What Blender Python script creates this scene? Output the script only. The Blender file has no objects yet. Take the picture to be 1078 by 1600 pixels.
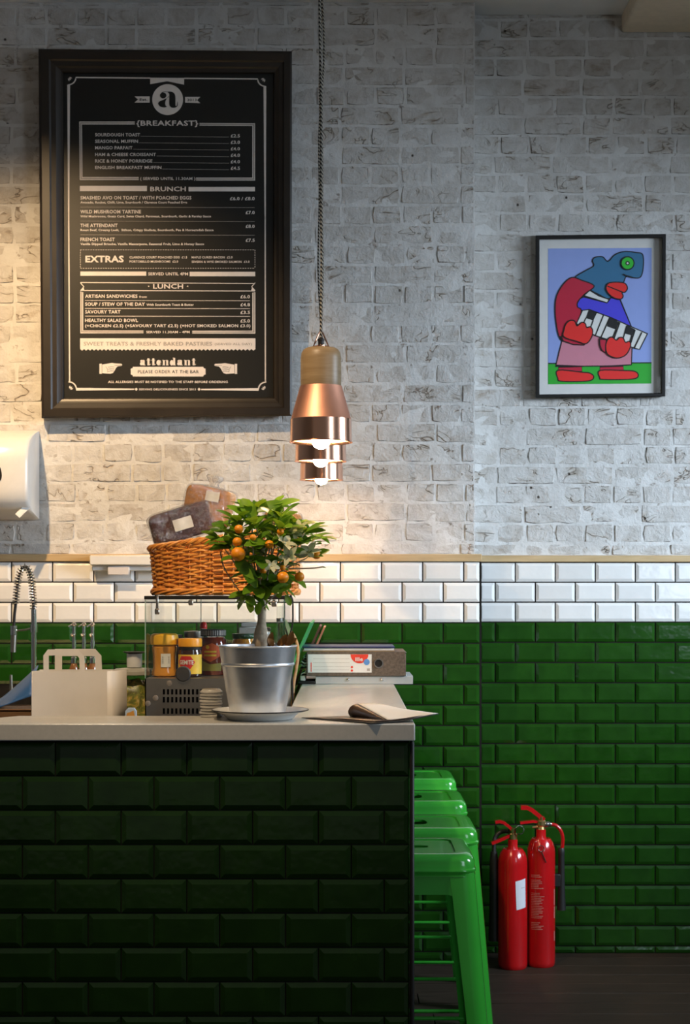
import bpy, math, random
from mathutils import Vector, Matrix, noise
R = math.radians
rnd = random.Random(7)
SC = bpy.context.scene
COL = SC.collection

# ------------------------------------------------------------------ camera, world, light, exposure
F, CX, HY, HC = 2500.0, 539.0, 925.0, 1.385        # focal length in pixels, principal column, horizon row, eye height (image 1078x1600)
cam = bpy.data.cameras.new('camera'); camo = bpy.data.objects.new('camera', cam); COL.objects.link(camo)
camo.location = (0, 0, HC); camo.rotation_euler = (R(90), 0, 0)
cam.sensor_width = 36; cam.lens = F / 1600 * 36; cam.shift_y = (HY - 800) / 1600
cam.clip_start = .05; cam.clip_end = 60
cam.dof.use_dof = True; cam.dof.focus_distance = 4.1; cam.dof.aperture_fstop = 11
SC.camera = camo
W = bpy.data.worlds.new('world'); SC.world = W; W.use_nodes = True
W.node_tree.nodes['Background'].inputs[0].default_value = (.80, .80, .79, 1)
W.node_tree.nodes['Background'].inputs[1].default_value = .115
vs = SC.view_settings; vs.view_transform = 'Standard'; vs.look = 'None'; vs.gamma = 1; vs.use_curve_mapping = False
vs.exposure = 0.0
def area(name, loc, aim, sx, sy, power, col):
    l = bpy.data.lights.new(name, 'AREA'); l.shape = 'RECTANGLE'; l.size = sx; l.size_y = sy; l.energy = power; l.color = col
    o = bpy.data.objects.new(name, l); COL.objects.link(o); o.location = loc
    o.rotation_euler = (Vector(aim) - Vector(loc)).to_track_quat('-Z', 'Y').to_euler(); return o
def spot(name, loc, aim, power, col, ang, blend, rad=.03):
    l = bpy.data.lights.new(name, 'SPOT'); l.energy = power; l.color = col; l.spot_size = R(ang); l.spot_blend = blend; l.shadow_soft_size = rad
    o = bpy.data.objects.new(name, l); COL.objects.link(o); o.location = loc
    o.rotation_euler = (Vector(aim) - Vector(loc)).to_track_quat('-Z', 'Y').to_euler(); return o
area('window_daylight', (5.3, 3.2, 3.0), (.6, 6.0, 1.5), 2.6, 1.9, 740, (.70, .84, 1.0))
area('front_window', (2.9, .6, 2.1), (-.2, 4.2, 1.5), 1.3, 1.8, 38, (.72, .85, 1.0))
spot('ceiling_spot_wall', (-1.42, 4.35, 3.45), (-1.12, 6.0, 1.45), 330, (1.0, .67, .35), 74, 1.0, .03)
spot('ceiling_spot_counter', (-.80, 2.72, 3.45), (-.45, 4.25, 1.15), 210, (1.0, .74, .46), 46, .9, .04)

# ------------------------------------------------------------------ helpers
def lin(r, g, b):
    f = lambda c: (c / 255 / 12.92) if c / 255 <= .04045 else ((c / 255 + .055) / 1.055) ** 2.4
    return (f(r), f(g), f(b), 1)
def P(px, py, s): return Vector(((px - CX) / s, F / s, HC - (py - HY) / s))
def X(px, s): return (px - CX) / s
def Zp(py, s): return HC - (py - HY) / s

class G:                                            # tiny node helper
    def __init__(self, name):
        self.m = bpy.data.materials.new(name); self.m.use_nodes = True
        self.t = self.m.node_tree; self.b = self.t.nodes['Principled BSDF']
    def n(self, typ, **kw):
        o = self.t.nodes.new(typ)
        for k, v in kw.items(): setattr(o, k, v)
        return o
    def l(self, a, b): self.t.links.new(a, b)
    def val(self, sock, v): sock.default_value = v
    def pos(self): return self.n('ShaderNodeNewGeometry').outputs['Position']
    def obj(self): return self.n('ShaderNodeTexCoord').outputs['Object']
    def noise(self, vec, scale, detail=4, rough=.55, dist=0, dim='3D'):
        o = self.n('ShaderNodeTexNoise'); self.l(vec, o.inputs['Vector'])
        o.inputs['Scale'].default_value = scale; o.inputs['Detail'].default_value = detail
        o.inputs['Roughness'].default_value = rough; o.inputs['Distortion'].default_value = dist
        return o.outputs['Fac']
    def ramp(self, fac, *stops):
        o = self.n('ShaderNodeValToRGB'); self.l(fac, o.inputs[0]); e = o.color_ramp.elements
        while len(e) < len(stops): e.new(.5)
        for el, (p, c) in zip(e, stops):
            el.position = p; el.color = c if len(c) == 4 else (*c, 1)
        return o.outputs[0]
    def mix(self, fac, a, b, mode='MIX'):
        o = self.n('ShaderNodeMixRGB', blend_type=mode)
        for i, v in ((0, fac), (1, a), (2, b)):
            if isinstance(v, (int, float)): o.inputs[i].default_value = v if i == 0 else (v, v, v, 1)
            elif isinstance(v, tuple): o.inputs[i].default_value = v
            else: self.l(v, o.inputs[i])
        return o.outputs[0]
    def math(self, op, a, b=0.0):
        o = self.n('ShaderNodeMath', operation=op)
        for i, v in ((0, a), (1, b)):
            if isinstance(v, (int, float)): o.inputs[i].default_value = v
            else: self.l(v, o.inputs[i])
        return o.outputs[0]
    def bump(self, h, strength=.3, dist=.01):
        o = self.n('ShaderNodeBump'); o.inputs['Strength'].default_value = strength; o.inputs['Distance'].default_value = dist
        self.l(h, o.inputs['Height']); self.l(o.outputs[0], self.b.inputs['Normal']); return o
    def scale(self, vec, s):
        o = self.n('ShaderNodeMapping'); self.l(vec, o.inputs[0]); o.inputs['Scale'].default_value = s; return o.outputs[0]
W0, W1 = (0, 0, 0, 1), (1, 1, 1, 1)
def mat(name, c, rough=.5, metal=0, spec=.5, var=.12, scale=30, bump=0, coat=0):
    """plain procedural material: colour with a little noise variation, optional fine relief"""
    g = G(name); c = tuple(c[:3])
    g.b.inputs['Roughness'].default_value = rough; g.b.inputs['Metallic'].default_value = metal
    g.b.inputs['Specular IOR Level'].default_value = spec; g.b.inputs['Coat Weight'].default_value = coat
    g.b.inputs['Coat Roughness'].default_value = .08
    nz = g.noise(g.obj(), scale)
    a = tuple(x * (1 - var) for x in c); b = tuple(min(1, x * (1 + var)) for x in c)
    g.l(g.ramp(nz, (.3, a), (.7, b)), g.b.inputs['Base Color'])
    if bump: g.bump(nz, bump, .004)
    return g.m

class MB:
    def __init__(self): self.v, self.f, self.mi = [], [], []
    def add(self, vs_, fs, mi=0):
        k = len(self.v); self.v += [Vector(p) for p in vs_]; self.f += [tuple(i + k for i in q) for q in fs]; self.mi += [mi] * len(fs); return self
    def box(self, x0, x1, y0, y1, z0, z1, b=0, mi=0, M=None):
        if b <= 0:
            v = [(x, y, z) for x in (x0, x1) for y in (y0, y1) for z in (z0, z1)]
            f = [(0, 1, 3, 2), (4, 6, 7, 5), (0, 4, 5, 1), (2, 3, 7, 6), (0, 2, 6, 4), (1, 5, 7, 3)]
        else:
            v, idx = [], {}
            xs, ys, zs = (x0, x1), (y0, y1), (z0, z1)
            for i in (0, 1):
                for j in (0, 1):
                    for k in (0, 1):
                        sx, sy, sz = 1 - 2 * i, 1 - 2 * j, 1 - 2 * k
                        for a in range(3):
                            o = [b, b, b]; o[a] = 0
                            idx[i, j, k, a] = len(v); v.append((xs[i] + sx * o[0], ys[j] + sy * o[1], zs[k] + sz * o[2]))
            f = []
            for i in (0, 1): f.append([idx[i, j, k, 0] for j, k in ((0, 0), (0, 1), (1, 1), (1, 0))])
            for j in (0, 1): f.append([idx[i, j, k, 1] for i, k in ((0, 0), (1, 0), (1, 1), (0, 1))])
            for k in (0, 1): f.append([idx[i, j, k, 2] for i, j in ((0, 0), (0, 1), (1, 1), (1, 0))])
            for j in (0, 1):
                for k in (0, 1): f.append([idx[0, j, k, 1], idx[1, j, k, 1], idx[1, j, k, 2], idx[0, j, k, 2]])
            for i in (0, 1):
                for k in (0, 1): f.append([idx[i, 0, k, 0], idx[i, 1, k, 0], idx[i, 1, k, 2], idx[i, 0, k, 2]])
            for i in (0, 1):
                for j in (0, 1): f.append([idx[i, j, 0, 0], idx[i, j, 1, 0], idx[i, j, 1, 1], idx[i, j, 0, 1]])
            for i in (0, 1):
                for j in (0, 1):
                    for k in (0, 1): f.append([idx[i, j, k, a] for a in range(3)])
        if M is not None: v = [M @ Vector(p) for p in v]
        return self.add(v, f, mi)
    def loft(self, rings, closed=True, cap0=True, cap1=True, mi=0):
        n = len(rings[0]); v = [p for r in rings for p in r]; f = []
        for i in range(len(rings) - 1):
            for j in range(n if closed else n - 1):
                a, b = i * n + j, i * n + (j + 1) % n; f.append((a, b, b + n, a + n))
        if closed and cap0: f.append(tuple(range(n))[::-1])
        if closed and cap1: f.append(tuple(range((len(rings) - 1) * n, len(rings) * n)))
        return self.add(v, f, mi)
    def lathe(self, prof, c=(0, 0, 0), n=28, M=None, cap0=True, cap1=True, mi=0, sq=1.0):
        c = Vector(c); rings = []
        for r, z in prof:
            ring = [Vector((r * math.cos(2 * math.pi * k / n), sq * r * math.sin(2 * math.pi * k / n), z)) for k in range(n)]
            rings.append([(M @ p if M is not None else p) + c for p in ring])
        return self.loft(rings, True, cap0, cap1, mi)
    def tube(self, pts, r, n=8, closed=False, mi=0):
        pts = [Vector(p) for p in pts]; N = len(pts); rr = r if isinstance(r, (list, tuple)) else [r] * N
        rings, up = [], None
        for i, p in enumerate(pts):
            a = pts[(i - 1) % N] if (closed or i > 0) else p; b = pts[(i + 1) % N] if (closed or i < N - 1) else p
            t = (b - a); t = t.normalized() if t.length > 1e-9 else Vector((0, 0, 1))
            if up is None: up = t.orthogonal().normalized()
            up = (up - t * up.dot(t)); up = up.normalized() if up.length > 1e-6 else t.orthogonal().normalized()
            s = t.cross(up)
            rings.append([p + (up * math.cos(2 * math.pi * k / n) + s * math.sin(2 * math.pi * k / n)) * rr[i] for k in range(n)])
        if closed: rings.append(rings[0]); return self.loft(rings, True, False, False, mi)
        return self.loft(rings, True, True, True, mi)
    def prism(self, poly, d, mi=0):
        """closed planar outline (3-D points) pushed along the vector d"""
        n = len(poly); d = Vector(d); v = [Vector(p) for p in poly] + [Vector(p) + d for p in poly]
        f = [tuple(range(n)), tuple(range(2 * n - 1, n - 1, -1))] + [(i, (i + 1) % n, (i + 1) % n + n, i + n) for i in range(n)]
        return self.add(v, f, mi)
    def mesh(self, name, mats, smooth=True, ang=38):
        me = bpy.data.meshes.new(name); me.from_pydata([tuple(p) for p in self.v], [], self.f)
        for m in (mats if isinstance(mats, (list, tuple)) else [mats]): me.materials.append(m)
        me.polygons.foreach_set('material_index', self.mi)
        me.validate(); 
        import bmesh
        bm = bmesh.new(); bm.from_mesh(me); bmesh.ops.recalc_face_normals(bm, faces=bm.faces); bm.to_mesh(me); bm.free()
        if smooth:
            me.polygons.foreach_set('use_smooth', [True] * len(me.polygons)); me.set_sharp_from_angle(angle=R(ang))
        me.update(); return me
    def build(self, name, mats, parent=None, local=False, smooth=True, ang=38, kind=None):
        if parent is not None and not local:
            o = wloc(parent); self.v = [p - o for p in self.v]
        ob = bpy.data.objects.new(name, self.mesh(name, mats, smooth, ang)); COL.objects.link(ob)
        if parent is not None: ob.parent = parent
        if kind: ob['kind'] = kind
        return ob
def wloc(o):
    p = Vector((0, 0, 0))
    while o is not None: p += o.location; o = o.parent
    return p
def tag(o, label=None, cat=None, group=None, kind=None):
    for k, v in (('label', label), ('category', cat), ('group', group), ('kind', kind)):
        if v: o[k] = v
    return o
def thing(name, label, cat, loc, group=None, rot=(0, 0, 0)):
    o = bpy.data.objects.new(name, None); COL.objects.link(o); o.location = loc; o.rotation_euler = rot; o.empty_display_size = .05
    return tag(o, label, cat, group)
def copy_tree(o, parent=None):
    c = o.copy(); COL.objects.link(c); c.parent = parent
    for ch in o.children: copy_tree(ch, c)
    return c
def inst(name, me, parent, loc, rot=(0, 0, 0), sc=(1, 1, 1)):
    o = bpy.data.objects.new(name, me); COL.objects.link(o); o.parent = parent
    o.location = Vector(loc) - wloc(parent); o.rotation_euler = rot; o.scale = sc; return o
def spline(pts, k=6, closed=False):
    """Catmull-Rom through the points"""
    pts = [Vector(p) for p in pts]; n = len(pts); out = []
    for i in range(n if closed else n - 1):
        g = (lambda j: pts[j % n]) if closed else (lambda j: pts[max(0, min(n - 1, j))])
        a, b, c, d = g(i - 1), g(i), g(i + 1), g(i + 2)
        for t in range(k):
            t /= k; out.append(.5 * ((2 * b) + (c - a) * t + (2 * a - 5 * b + 4 * c - d) * t * t + (3 * b - a - 3 * c + d) * t ** 3))
    if not closed: out.append(pts[-1])
    return out

# ------------------------------------------------------------------ materials
def brick_mat(name, grime):
    g = G(name); p = g.pos(); oi = g.n('ShaderNodeObjectInfo').outputs['Random']
    big = g.noise(p, 2.2, 3); mid = g.noise(p, 16, 6, .65, .6); fine = g.noise(p, 75, 5, .7)
    base = g.ramp(mid, (.26, (.35, .31, .265)), (.43, (.51, .485, .45)), (.57, (.60, .585, .56)), (.78, (.68, .675, .655)))
    base = g.mix(g.math('MULTIPLY', oi, .35), base, (.45, .42, .385, 1))
    base = g.mix(g.ramp(big, (.35, W0), (.7, (.35, .35, .35, 1))), base, (.66, .655, .63, 1))
    st = g.scale(p, (1, 1, 2.0))
    # hairline cracks and drips of dirt: iso-lines of a distorted noise, only where a second noise allows
    c1 = g.noise(st, 6.5, 3, .62, .7)
    line = g.ramp(g.math('ABSOLUTE', g.math('SUBTRACT', c1, .5)), (0, W1), (.018, W0))
    where = g.ramp(g.noise(p, 8.5, 3), (.50, W0), (.62, W1))
    crack = g.math('MULTIPLY', line, where)
    halo = g.math('MULTIPLY', g.ramp(g.math('ABSOLUTE', g.math('SUBTRACT', c1, .5)), (0, W1), (.075, W0)), where)
    base = g.mix(g.math('MULTIPLY', halo, .30), base, (.34, .225, .105, 1))
    base = g.mix(g.math('MULTIPLY', crack, .5), base, (.11, .065, .03, 1))
    vo = g.n('ShaderNodeTexVoronoi'); vo.inputs['Scale'].default_value = 16; g.l(p, vo.inputs['Vector'])
    pit = g.math('MULTIPLY', g.ramp(vo.outputs['Distance'], (.05, W1), (.10, W0)), g.ramp(g.noise(p, 3.7, 1), (.56, W0), (.6, W1)))
    base = g.mix(g.math('MULTIPLY', pit, .9), base, (.04, .025, .015, 1))
    stain = g.ramp(g.noise(st, 5.5, 6, .7, .4), (.60, W0), (.74, (.7, .7, .7, 1)))
    base = g.mix(stain, base, (.27, .185, .11, 1) if not grime else (.14, .09, .05, 1))
    if grime:
        gr = g.ramp(g.noise(p, 13, 4, .7), (.50, W0), (.58, W1))
        base = g.mix(g.math('MULTIPLY', gr, .92), base, (.085, .055, .03, 1))
    g.l(base, g.b.inputs['Base Color']); g.b.inputs['Roughness'].default_value = .62; g.b.inputs['Specular IOR Level'].default_value = .35
    h = g.math('ADD', g.math('ADD', g.math('MULTIPLY', mid, .8), g.math('MULTIPLY', fine, .3)), g.math('MULTIPLY', g.noise(p, 36, 5, .65, .8), .7))
    h = g.math('SUBTRACT', h, g.math('MULTIPLY', crack, .6)); h = g.math('SUBTRACT', h, g.math('MULTIPLY', pit, .8))
    g.bump(h, .9, .007); return g.m
M_brick, M_edge = brick_mat('whitewashed_brick', False), brick_mat('grimy_brick_edge', True)
def mortar_mat():
    g = G('whitewashed_mortar'); p = g.pos()
    n1 = g.noise(p, 10, 5, .6, .4); n2 = g.noise(p, 60, 4, .7)
    c = g.ramp(n1, (.25, (.50, .48, .45)), (.5, (.63, .62, .595)), (.75, (.70, .695, .675)))
    d = g.ramp(g.noise(p, 23, 4, .7), (.62, W0), (.72, (.8, .8, .8, 1)))
    g.l(g.mix(d, c, (.15, .10, .06, 1)), g.b.inputs['Base Color']); g.b.inputs['Roughness'].default_value = .65
    g.bump(g.math('ADD', n1, g.math('MULTIPLY', n2, .4)), .8, .008); return g.m
M_mortar = mortar_mat()
def tile_mat(name, a, b, rough):
    g = G(name); p = g.pos(); oi = g.n('ShaderNodeObjectInfo').outputs['Random']
    c = g.mix(g.ramp(g.noise(p, 14, 3), (.3, W0), (.7, W1)), a, b)
    c = g.mix(g.math('MULTIPLY', oi, .3), c, tuple(x * .62 for x in b[:3]) + (1,))
    g.l(c, g.b.inputs['Base Color']); g.b.inputs['Roughness'].default_value = rough
    g.b.inputs['Specular IOR Level'].default_value = .55
    g.bump(g.noise(p, 22, 2), .25, .004); return g.m
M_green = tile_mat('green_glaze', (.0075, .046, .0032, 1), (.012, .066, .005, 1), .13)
M_green_shaded = tile_mat('shaded_green_glaze', (.007, .024, .003, 1), (.011, .036, .0045, 1), .15)  # same green glaze with the counter front's shade put into its colour
M_white = tile_mat('white_glaze', (.80, .79, .76, 1), (.84, .83, .80, 1), .10)
M_grout = mat('dark_grout', (.014, .0125, .011), .95, spec=.1, var=.3)
M_plaster = mat('white_plaster', (.78, .78, .77), .8, var=.06, scale=6, bump=.15)
M_shell = mat('grey_room_plaster', (.30, .29, .27), .85, var=.1, scale=4)
def wood(name, a, b, rough=.5, sc=(3, 40, 40), bump=.1):
    g = G(name); n = g.noise(g.scale(g.obj(), sc), 1.6, 6, .6, .8); oi = g.n('ShaderNodeObjectInfo').outputs['Random']
    c = g.ramp(n, (.3, a), (.7, b)); c = g.mix(g.math('MULTIPLY', oi, .3), c, tuple(x * .5 for x in a[:3]) + (1,))
    g.l(c, g.b.inputs['Base Color']); g.b.inputs['Roughness'].default_value = rough; g.bump(n, bump, .002); return g.m
M_floor = wood('dark_floorboard', (.028, .019, .013), (.050, .035, .025), .6); M_floor.node_tree.nodes['Principled BSDF'].inputs['Specular IOR Level'].default_value = .2
M_pine = wood('pine_trim', (.50, .34, .16), (.66, .48, .26), .5)
M_cap = wood('beech_turned_wood', (.33, .21, .10), (.47, .33, .18), .42, (6, 6, 60))
M_crate = wood('brown_stained_wood', (.14, .07, .03), (.22, .12, .05), .5)
M_frame = mat('dark_brown_frame', (.020, .0145, .010), .38, var=.25, scale=12)
M_black = mat('black_frame_paint', (.010, .009, .008), .55, spec=.3)
M_poster = mat('black_menu_print', (.0075, .0075, .006), .42)
M_print = mat('cream_print_ink', (.78, .70, .63), .6, var=.05)
M_dim = mat('grey_print_ink', (.36, .32, .28), .6, var=.05)
M_slab = mat('grey_stone_composite', (.50, .48, .43), .24, var=.05, scale=90)
M_steel = mat('brushed_stainless_steel', (.42, .39, .34), .34, 1, var=.06)
M_chrome = mat('polished_chrome', (.72, .70, .67), .12, 1, var=.03)
def galv():
    g = G('galvanised_zinc'); p = g.scale(g.obj(), (1, 1, .25))
    n = g.noise(g.obj(), 24, 3); g.l(g.ramp(n, (.3, (.66, .67, .68)), (.7, (.80, .81, .82))), g.b.inputs['Base Color'])
    g.b.inputs['Metallic'].default_value = 1; g.b.inputs['Roughness'].default_value = .37
    g.bump(g.noise(p, 9, 1), .02, .004); return g.m
M_zinc = galv()
M_copper = mat('polished_copper', (.94, .52, .35), .20, 1, var=.03)
M_copperb = mat('brushed_copper', (.74, .37, .25), .50, 1, var=.04)
def emit(name, c, s):
    g = G(name); g.b.inputs['Base Color'].default_value = (*c, 1); g.b.inputs['Emission Color'].default_value = (*c, 1)
    g.b.inputs['Emission Strength'].default_value = s; return g.m
M_bulb = emit('lit_opal_bulb', (1.0, .70, .40), 175)
def cordm():
    g = G('twisted_textile_cord'); w = g.n('ShaderNodeTexWave', wave_type='BANDS', bands_direction='DIAGONAL'); g.l(g.obj(), w.inputs[0])
    w.inputs['Scale'].default_value = 60; g.l(g.ramp(w.outputs['Fac'], (.45, (.012, .011, .01)), (.55, (.42, .38, .31))), g.b.inputs['Base Color'])
    g.b.inputs['Roughness'].default_value = .9; return g.m
M_cord = cordm()
M_rubber = mat('black_rubber', (.010, .010, .010), .5)
M_plastic = mat('white_plastic', (.72, .70, .66), .28, var=.03)
M_enamel = mat('white_enamel', (.78, .78, .76), .12, var=.03)
M_stool = mat('green_stool_enamel', (.034, .34, .030), .2, var=.06, scale=8, coat=.5)
M_red = mat('red_extinguisher_paint', (.44, .006, .008), .2, var=.08, scale=10, coat=.5)
M_brass = mat('brass_valve', (.62, .43, .18), .3, 1)
M_paper = mat('white_kraft_paper', (.74, .70, .65), .75, var=.05, scale=8, bump=.12)
M_sheet = mat('printed_paper', (.70, .68, .64), .6, var=.05, scale=12)
def glass(name, tint, ior=1.45, rough=.02):
    g = G(name); t = g.t; t.nodes.remove(g.b); out = t.nodes['Material Output']
    tr = g.n('ShaderNodeBsdfTransparent'); tr.inputs[0].default_value = (*tint, 1)
    gl = g.n('ShaderNodeBsdfGlossy'); gl.inputs['Roughness'].default_value = rough
    ge = g.n('ShaderNodeNewGeometry'); dt = g.n('ShaderNodeVectorMath', operation='DOT_PRODUCT')   # Schlick reflectance, alike from both faces
    g.l(ge.outputs['Normal'], dt.inputs[0]); g.l(ge.outputs['Incoming'], dt.inputs[1])
    f0 = ((ior - 1) / (ior + 1)) ** 2
    fr = g.math('ADD', f0, g.math('MULTIPLY', 1 - f0, g.math('POWER', g.math('SUBTRACT', 1.0, g.math('ABSOLUTE', dt.outputs['Value'])), 5.0)))
    mx = g.n('ShaderNodeMixShader'); g.l(fr, mx.inputs[0]); g.l(tr.outputs[0], mx.inputs[1]); g.l(gl.outputs[0], mx.inputs[2])
    g.l(mx.outputs[0], out.inputs[0]); return g.m
M_glass = glass('clear_glass', (.985, .997, .99))
M_glassedge = mat('green_glass_edge', (.02, .07, .05), .15)
def wrapm():
    g = G('crinkled_cellophane'); t = g.t; t.nodes.remove(g.b); out = t.nodes['Material Output']
    n = g.noise(g.obj(), 85, 5, .7, 1.2); bp = g.n('ShaderNodeBump'); bp.inputs['Strength'].default_value = 1; bp.inputs['Distance'].default_value = .01
    g.l(n, bp.inputs['Height'])
    tr = g.n('ShaderNodeBsdfTransparent'); tr.inputs[0].default_value = (.95, .95, .95, 1)
    gl = g.n('ShaderNodeBsdfGlossy'); gl.inputs['Roughness'].default_value = .10; g.l(bp.outputs[0], gl.inputs['Normal'])
    df = g.n('ShaderNodeBsdfDiffuse'); df.inputs[0].default_value = (.8, .76, .72, 1)
    m0 = g.n('ShaderNodeMixShader'); m0.inputs[0].default_value = .08; g.l(gl.outputs[0], m0.inputs[1]); g.l(df.outputs[0], m0.inputs[2])
    mx = g.n('ShaderNodeMixShader'); g.l(g.ramp(n, (.44, (.05,) * 3), (.66, (.60,) * 3)), mx.inputs[0])
    g.l(tr.outputs[0], mx.inputs[1]); g.l(m0.outputs[0], mx.inputs[2]); g.l(mx.outputs[0], out.inputs[0]); return g.m
M_wrap = wrapm()
def neckm():
    g = G('bunched_cellophane'); t = g.t; out = t.nodes['Material Output']; g.b.inputs['Base Color'].default_value = (.80, .76, .70, 1); g.b.inputs['Roughness'].default_value = .2
    n = g.noise(g.obj(), 70, 5, .7, 1.0); g.bump(n, 1, .008)
    tr = g.n('ShaderNodeBsdfTransparent'); mx = g.n('ShaderNodeMixShader'); g.l(g.ramp(n, (.35, (.22,) * 3), (.62, (.72,) * 3)), mx.inputs[0])
    g.l(tr.outputs[0], mx.inputs[1]); g.l(g.b.outputs[0], mx.inputs[2]); g.l(mx.outputs[0], out.inputs[0]); return g.m
M_neck = neckm()
def wicker():
    g = G('wicker_willow'); oi = g.noise(g.obj(), 40, 3)
    g.l(g.ramp(oi, (.3, (.52, .165, .022)), (.7, (.78, .34, .065))), g.b.inputs['Base Color']); g.b.inputs['Roughness'].default_value = .42; return g.m
M_wick = wicker()
def leafm(name, a, b):
    g = G(name); oi = g.n('ShaderNodeObjectInfo').outputs['Random']; c = g.mix(oi, a, b)
    g.l(c, g.b.inputs['Base Color']); g.b.inputs['Roughness'].default_value = .35
    tl = g.n('ShaderNodeBsdfTranslucent'); g.l(g.mix(.5, c, (.30, .42, .02, 1)), tl.inputs[0])
    mx = g.n('ShaderNodeMixShader'); mx.inputs[0].default_value = .35; out = g.t.nodes['Material Output']
    g.l(g.b.outputs[0], mx.inputs[1]); g.l(tl.outputs[0], mx.inputs[2]); g.l(mx.outputs[0], out.inputs[0]); return g.m
M_leaf = leafm('citrus_leaf', (.045, .135, .008, 1), (.20, .38, .018, 1))
M_petal = leafm('cream_petal', (.70, .64, .36, 1), (.78, .74, .50, 1))
M_orange = mat('orange_peel', (.88, .29, .006), .38, var=.08, scale=60, bump=.12)
M_bark = mat('grey_brown_bark', (.52, .41, .28), .8, var=.35, scale=50, bump=.5)
M_soil = mat('brown_soil', (.06, .035, .018), .9, var=.4, scale=60, bump=.8)

# ------------------------------------------------------------------ structure: floor, ceiling, walls
SL, SR = 417.0, 408.0
YL, YR = F / SL, F / SR                              # tile faces: pier on the left, recess on the right
ZC = 3.603; ZT = 1.4985; ZB = 1.2697                 # ceiling, top of the tiles, white/green border
XC_T, XC_B = X(752.6, SL), X(742, 416)               # outer corner of the pier at the tiles and at the bricks

fl = MB().box(-3, 3.1, -1.2, 6.4, -.12, -.016).build('floor', M_grout); tag(fl, kind='structure')
plank_me = {}
def plank(x0, x1, y0, y1, me_cache=plank_me):
    k = (round(x1 - x0, 2), round(y1 - y0, 3))
    if k not in me_cache: me_cache[k] = MB().box(0, x1 - x0 - .003, 0, y1 - y0 - .003, -.016, 0, .0018).mesh('plank', M_floor)
    return inst('plank', me_cache[k], fl, (x0, y0, 0))
y = 6.2; k = 0
while y > 3.2:                                       # boards run parallel to the back wall
    x = -1.2 - (k * .53) % 1.1
    while x < 2.6: plank(x, x + 1.9, y - .135, y); x += 1.9
    y -= .135; k += 1
mb = MB()
while y > -1.1:
    mb.box(-3, 3.1, y - .132, y, -.016, 0); y -= .135
mb.build('plank_run', M_floor, fl, kind='stuff')

tag(MB().box(-3, 3.1, -1.2, 6.5, ZC, ZC + .1).build('ceiling', M_plaster), kind='structure')
bm_ = MB().box(1.062, 1.62, -1.0, YR + .02, 3.534, ZC, .006); tag(bm_.build('trim_beam', mat('cream_painted_beam', (.76, .64, .48), .7, var=.05)), kind='structure')
tag(MB().box(-3.1, -3, -1.2, 6.5, 0, ZC).build('wall_left', M_shell), kind='structure')
wr = MB(); wr.box(3.1, 3.2, -1.2, 3.5, 0, ZC); wr.box(3.1, 3.2, 5.2, 6.5, 0, ZC); wr.box(3.1, 3.2, 3.5, 5.2, 0, 1.60); wr.box(3.1, 3.2, 3.5, 5.2, 2.72, ZC)
tag(wr.build('wall_right', M_shell), kind='structure')

def brick_me(w, h, seed, d=.0045):
    r = random.Random(seed); mb = MB(); nx, nz = (5, 2) if w > .15 else (3, 2); pts = []
    for i in range(nx): pts.append((-w / 2 + w * i / nx, -h / 2))
    for i in range(nz): pts.append((w / 2, -h / 2 + h * i / nz))
    for i in range(nx): pts.append((w / 2 - w * i / nx, h / 2))
    for i in range(nz): pts.append((-w / 2, h / 2 - h * i / nz))
    out, inn = [], []
    for (x, z) in pts:
        j = r.uniform(-.0015, .0015); ins = r.uniform(.0015, .0055)
        cx = 1 if abs(abs(x) - w / 2) < 1e-6 and abs(abs(z) - h / 2) < 1e-6 else 0
        a = .0015 * cx
        out.append(Vector((x * (1 - a / w * 2) + j, .003, z * (1 - a / h * 2) + j)))
        sx = (abs(x) - ins - .0015 * cx) / max(abs(x), 1e-4) if abs(x) > w / 2 - 1e-6 else 1
        sz = (abs(z) - ins - .0015 * cx) / max(abs(z), 1e-4) if abs(z) > h / 2 - 1e-6 else 1
        inn.append(Vector((x * sx + j, -d * r.uniform(.5, 1.25), z * sz + j)))
    n = len(pts); mb.add(out + inn, [(i, (i + 1) % n, (i + 1) % n + n, i + n) for i in range(n)], 1)
    mb.add(inn + [Vector((r.uniform(-.2, .2) * w, -d * r.uniform(.7, 1.3), 0))], [(i, (i + 1) % n, n) for i in range(n)], 0)
    return mb
CP, CH = .0746, .0685                                # course pitch, brick height
STR = [brick_me(.2185, CH, 10 + i).mesh('brick', [M_brick, M_edge], ang=60) for i in range(9)]
HDR = [brick_me(.106, CH, 40 + i).mesh('brick', [M_brick, M_edge], ang=60) for i in range(9)]
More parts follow.
